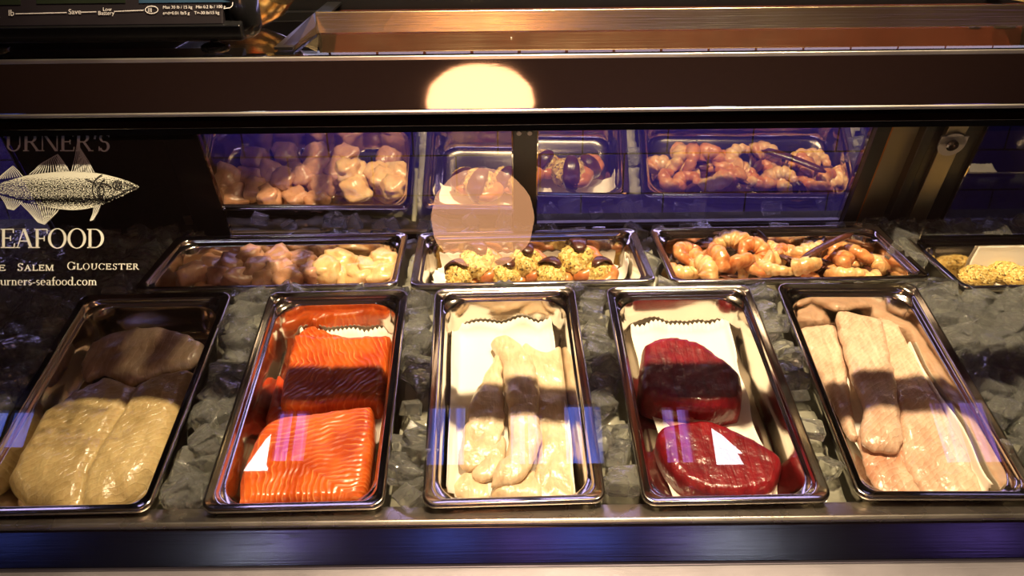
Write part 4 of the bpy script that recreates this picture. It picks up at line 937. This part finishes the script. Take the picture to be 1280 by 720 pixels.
def label_text(body, x, y, size_px, nm='lettering'):
    cu = bpy.data.curves.new(nm, 'FONT'); cu.body = body; a = spx(x, y)
    cu.size = size_px/FPX*.86*1.35; cu.align_x = 'LEFT'; cu.extrude = .00005
    o = bpy.data.objects.new(nm, cu); C.objects.link(o); o.parent = pnl; cu.materials.append(M['decalw'])
    o.matrix_basis = FM @ Matrix.Translation((a[0], a[1], .0008))
    pm = sc.matrix_basis @ pnl.matrix_basis; mb_ = pm.inverted() @ o.matrix_basis
    bpy.context.view_layer.update()
    me = bpy.data.meshes.new_from_object(o.evaluated_get(bpy.context.evaluated_depsgraph_get())); me.name = nm
    bpy.data.objects.remove(o); o = bpy.data.objects.new(nm, me); C.objects.link(o); o.parent = pnl; o.matrix_basis = mb_
M['decalw'] = simple('panel_print', (.75, .73, .75), .5)
label_text('kg', -9, 21, 7); label_text('lb', 11, 20, 7); label_text('Save', 86, 18, 6); label_text('Low', 129, 14, 4.2); label_text('Battery', 123, 19, 4.6); label_text('III', 185, 15.5, 5)
label_text('Max 30 lb / 15 kg   Min 0.2 lb / 100 g', 204, 11.2, 3.5); label_text('e=d=0.01 lb/5 g    T=-30 lb/15 kg', 204, 18.5, 3.5)
def line_px(x0, y0, x1, y1, w=.0011):
    a = spx(x0, y0); b = spx(x1, y1); dx, dy = b[0]-a[0], b[1]-a[1]; l = math.hypot(dx, dy); nx, ny = -dy/l*w/2, dx/l*w/2
    return [FM @ Vector(q) for q in ((a[0]+nx, a[1]+ny, .0008), (a[0]-nx, a[1]-ny, .0008), (b[0]-nx, b[1]-ny, .0008), (b[0]+nx, b[1]+ny, .0008))]
vs = []; fs = []
segs = [(20, 17.5, 84, 16), (101, 15.5, 121, 15), (143, 14.5, 180, 13)]
segs += [(280, 11, 288, 10), (288, 10, 291, 7), (291, 7, 292, -10)]
e_ = [(190+8*math.cos(k*math.pi/10), 12.5+4.6*math.sin(k*math.pi/10)) for k in range(21)]
segs += [(*e_[k], *e_[k+1]) for k in range(20)]
def plines(nm, sg):
    vs = []; fs = []
    for q in sg:
        k = len(vs); vs += line_px(*q, w=.0007); fs.append((k, k+1, k+2, k+3))
    mesh(nm, vs, fs, M['decalw'], pnl, fix=False)
for q in segs[:3]: plines('printed_line', [q])
plines('printed_line', segs[3:6]); plines('printed_ring', segs[6:])
for fx in (-.492, -.281, -.575):
    fy = .815 if fx != -.575 else .862
    MB().lathe([(0, 0), (.011, 0), (.0135, .002), (.0135, .006), (.010, .008), (.004, .009), (.004, .014), (0, .014)], 20, Matrix.Translation((fx, fy, Z(-.1575)))).obj('foot', M['blackgloss'], sc, bevel=.0005)
# rounded side housing and round dish
MB().lathe([(0, 0), (.008, .001), (.0145, .006), (.0165, .014), (.0165, .06), (0, .06)], 24, Matrix.Translation((-.254, .826, Z(-.1475)))).obj('side_housing', M['blackgloss'], sc, smooth=True)
M['dish'] = simple('bowl_steel', (.62, .42, .18), .18, .95)
bw = MB().lathe([(0, -.065), (.02, -.0625), (.04, -.052), (.054, -.036), (.062, -.02), (.065, 0), (.066, .02), (.069, .021), (.0685, .024), (.064, .023), (.063, 0), (.060, -.018), (.052, -.034), (.038, -.050), (.02, -.060), (0, -.0625)], 48, Matrix.Translation((-.287, .950, Z(-.0933)))).obj('mixing_bowl', M['dish'], smooth=True)
tag(bw, 'shiny gold-tinted steel bowl behind the right end of the scale', 'bowl')

# plastic storage box on the back counter, seen through the left door
cn = empty('back_counter', (0, 1.7, 0), 'dark counter against the purple tiled wall behind the case', 'counter')
MB().box(-1.6, 1.6, 1.5, 1.895, Z(-.86), Z(-.835)).obj('worktop', M['black'], cn, bevel=.003)
MB().box(-1.6, 1.6, 1.52, 1.895, 0, Z(-.86)).obj('cabinet', M['darkpanel'], cn)
M['bluebin'] = simple('dark_blue_bin', (.012, .022, .045), .35)
bn = empty('storage_bin', (-.60, 1.74, Z(-.835)), 'dark blue lidded storage bin seen through the left door pane', 'storage bin')
MB().box(-.80, -.43, 1.62, 1.85, Z(-.835), Z(-.725)).obj('body', M['bluebin'], bn, bevel=.008)
MB().box(-.81, -.42, 1.61, 1.86, Z(-.725), Z(-.70)).obj('lid', M['bluebin'], bn, bevel=.006)
MB().box(-.60, -.50, 1.600, 1.612, Z(-.75), Z(-.735)).obj('handle', M['darkpanel'], bn, bevel=.003)

# ------------------------------------------------------------------ lamps
M['shade'] = emit('lamp_glow', (1., .46, .21), 6.)
pl = empty('pendant_lamp', (-.068, -.2, Z(.425)), 'round glowing warm pendant lamp hanging above the customer side of the case', 'lamp')
MB().lathe([(0, -.104), (.05, -.100), (.09, -.080), (.115, -.045), (.123, 0), (.118, .04), (.098, .075), (.06, .098), (.02, .104), (0, .104)], 40, Matrix.Translation((-.068, -.2, Z(.425)))).obj('lamp_shade', M['shade'], pl, smooth=True)
MB().lathe([(0, 0), (.004, 0), (.004, 1.18), (0, 1.18)], 10, Matrix.Translation((-.068, -.2, Z(.53)))).obj('cord', M['black'], pl)
def spot(name, loc, aim, power, c, r=.025, ang=110, blend=.4):
    l = bpy.data.lights.new(name, 'SPOT'); l.energy = power; l.color = c; l.shadow_soft_size = r; l.spot_size = math.radians(ang); l.spot_blend = blend
    o = bpy.data.objects.new(name, l); C.objects.link(o); o.location = loc
    o.rotation_euler = (Vector(aim)-Vector(loc)).to_track_quat('-Z', 'Y').to_euler(); return o
spot('added_room_fill', (.3, -2.7, .4), (.3, -2.8, 3.2), 110, (1, .74, .55), .05, 130, .8)  # fill lamp added to brighten the room that the steel mirrors
spot('ceiling_spotlight', (.06, .775, Z(1.05)), (.16, .85, Z(-.5)), 245, (1, .76, .47), .022, 68, .75)
spot('ceiling_spotlight', (.52, .785, Z(1.15)), (.33, .85, Z(-.5)), 75, (1, .76, .47), .022, 60, .8)
al = bpy.data.lights.new('prep_area_light', 'AREA'); al.energy = 9; al.color = (.6, .5, 1.); al.shape = 'RECTANGLE'; al.size = 2.4; al.size_y = .15
ao = bpy.data.objects.new('prep_area_light', al); C.objects.link(ao); ao.location = (0, 1.62, Z(-.10)); ao.rotation_euler = (math.radians(-15), 0, 0)
# unseen glowing strip added to give the pale reflections in the glass top
lf = empty('added_reflection_strip', (.5, 1.88, Z(.06)), 'segmented pale lilac glowing strip added behind the case for reflections in the glass top', 'light')
M['reflglow'] = emit('reflection_glow', (.80, .74, 1.), .9)
MB().box(-.60, 1.9, 1.885, 1.90, Z(.040), Z(.085)).obj('housing', M['black'], lf)  # dark backing of the added strip
x = -.50
while x < 1.8:
    MB().box(x, x+.098, 1.878, 1.886, Z(.048), Z(.078)).obj('reflection_segment', M['reflglow'], lf); x += .105
S.world = bpy.data.worlds.new('world'); S.world.use_nodes = True
S.world.node_tree.nodes['Background'].inputs[0].default_value = col(.05, .035, .03); S.world.node_tree.nodes['Background'].inputs[1].default_value = 1.
S.view_settings.view_transform = 'Standard'; S.view_settings.look = 'None'; S.view_settings.exposure = 0.; S.view_settings.gamma = 1.
S.view_settings.use_curve_mapping = False
S.cycles.max_bounces = 10; S.cycles.transparent_max_bounces = 24; S.cycles.glossy_bounces = 6; S.cycles.transmission_bounces = 8
S.cycles.sample_clamp_indirect = 6.; S.cycles.caustics_reflective = True; S.cycles.caustics_refractive = True
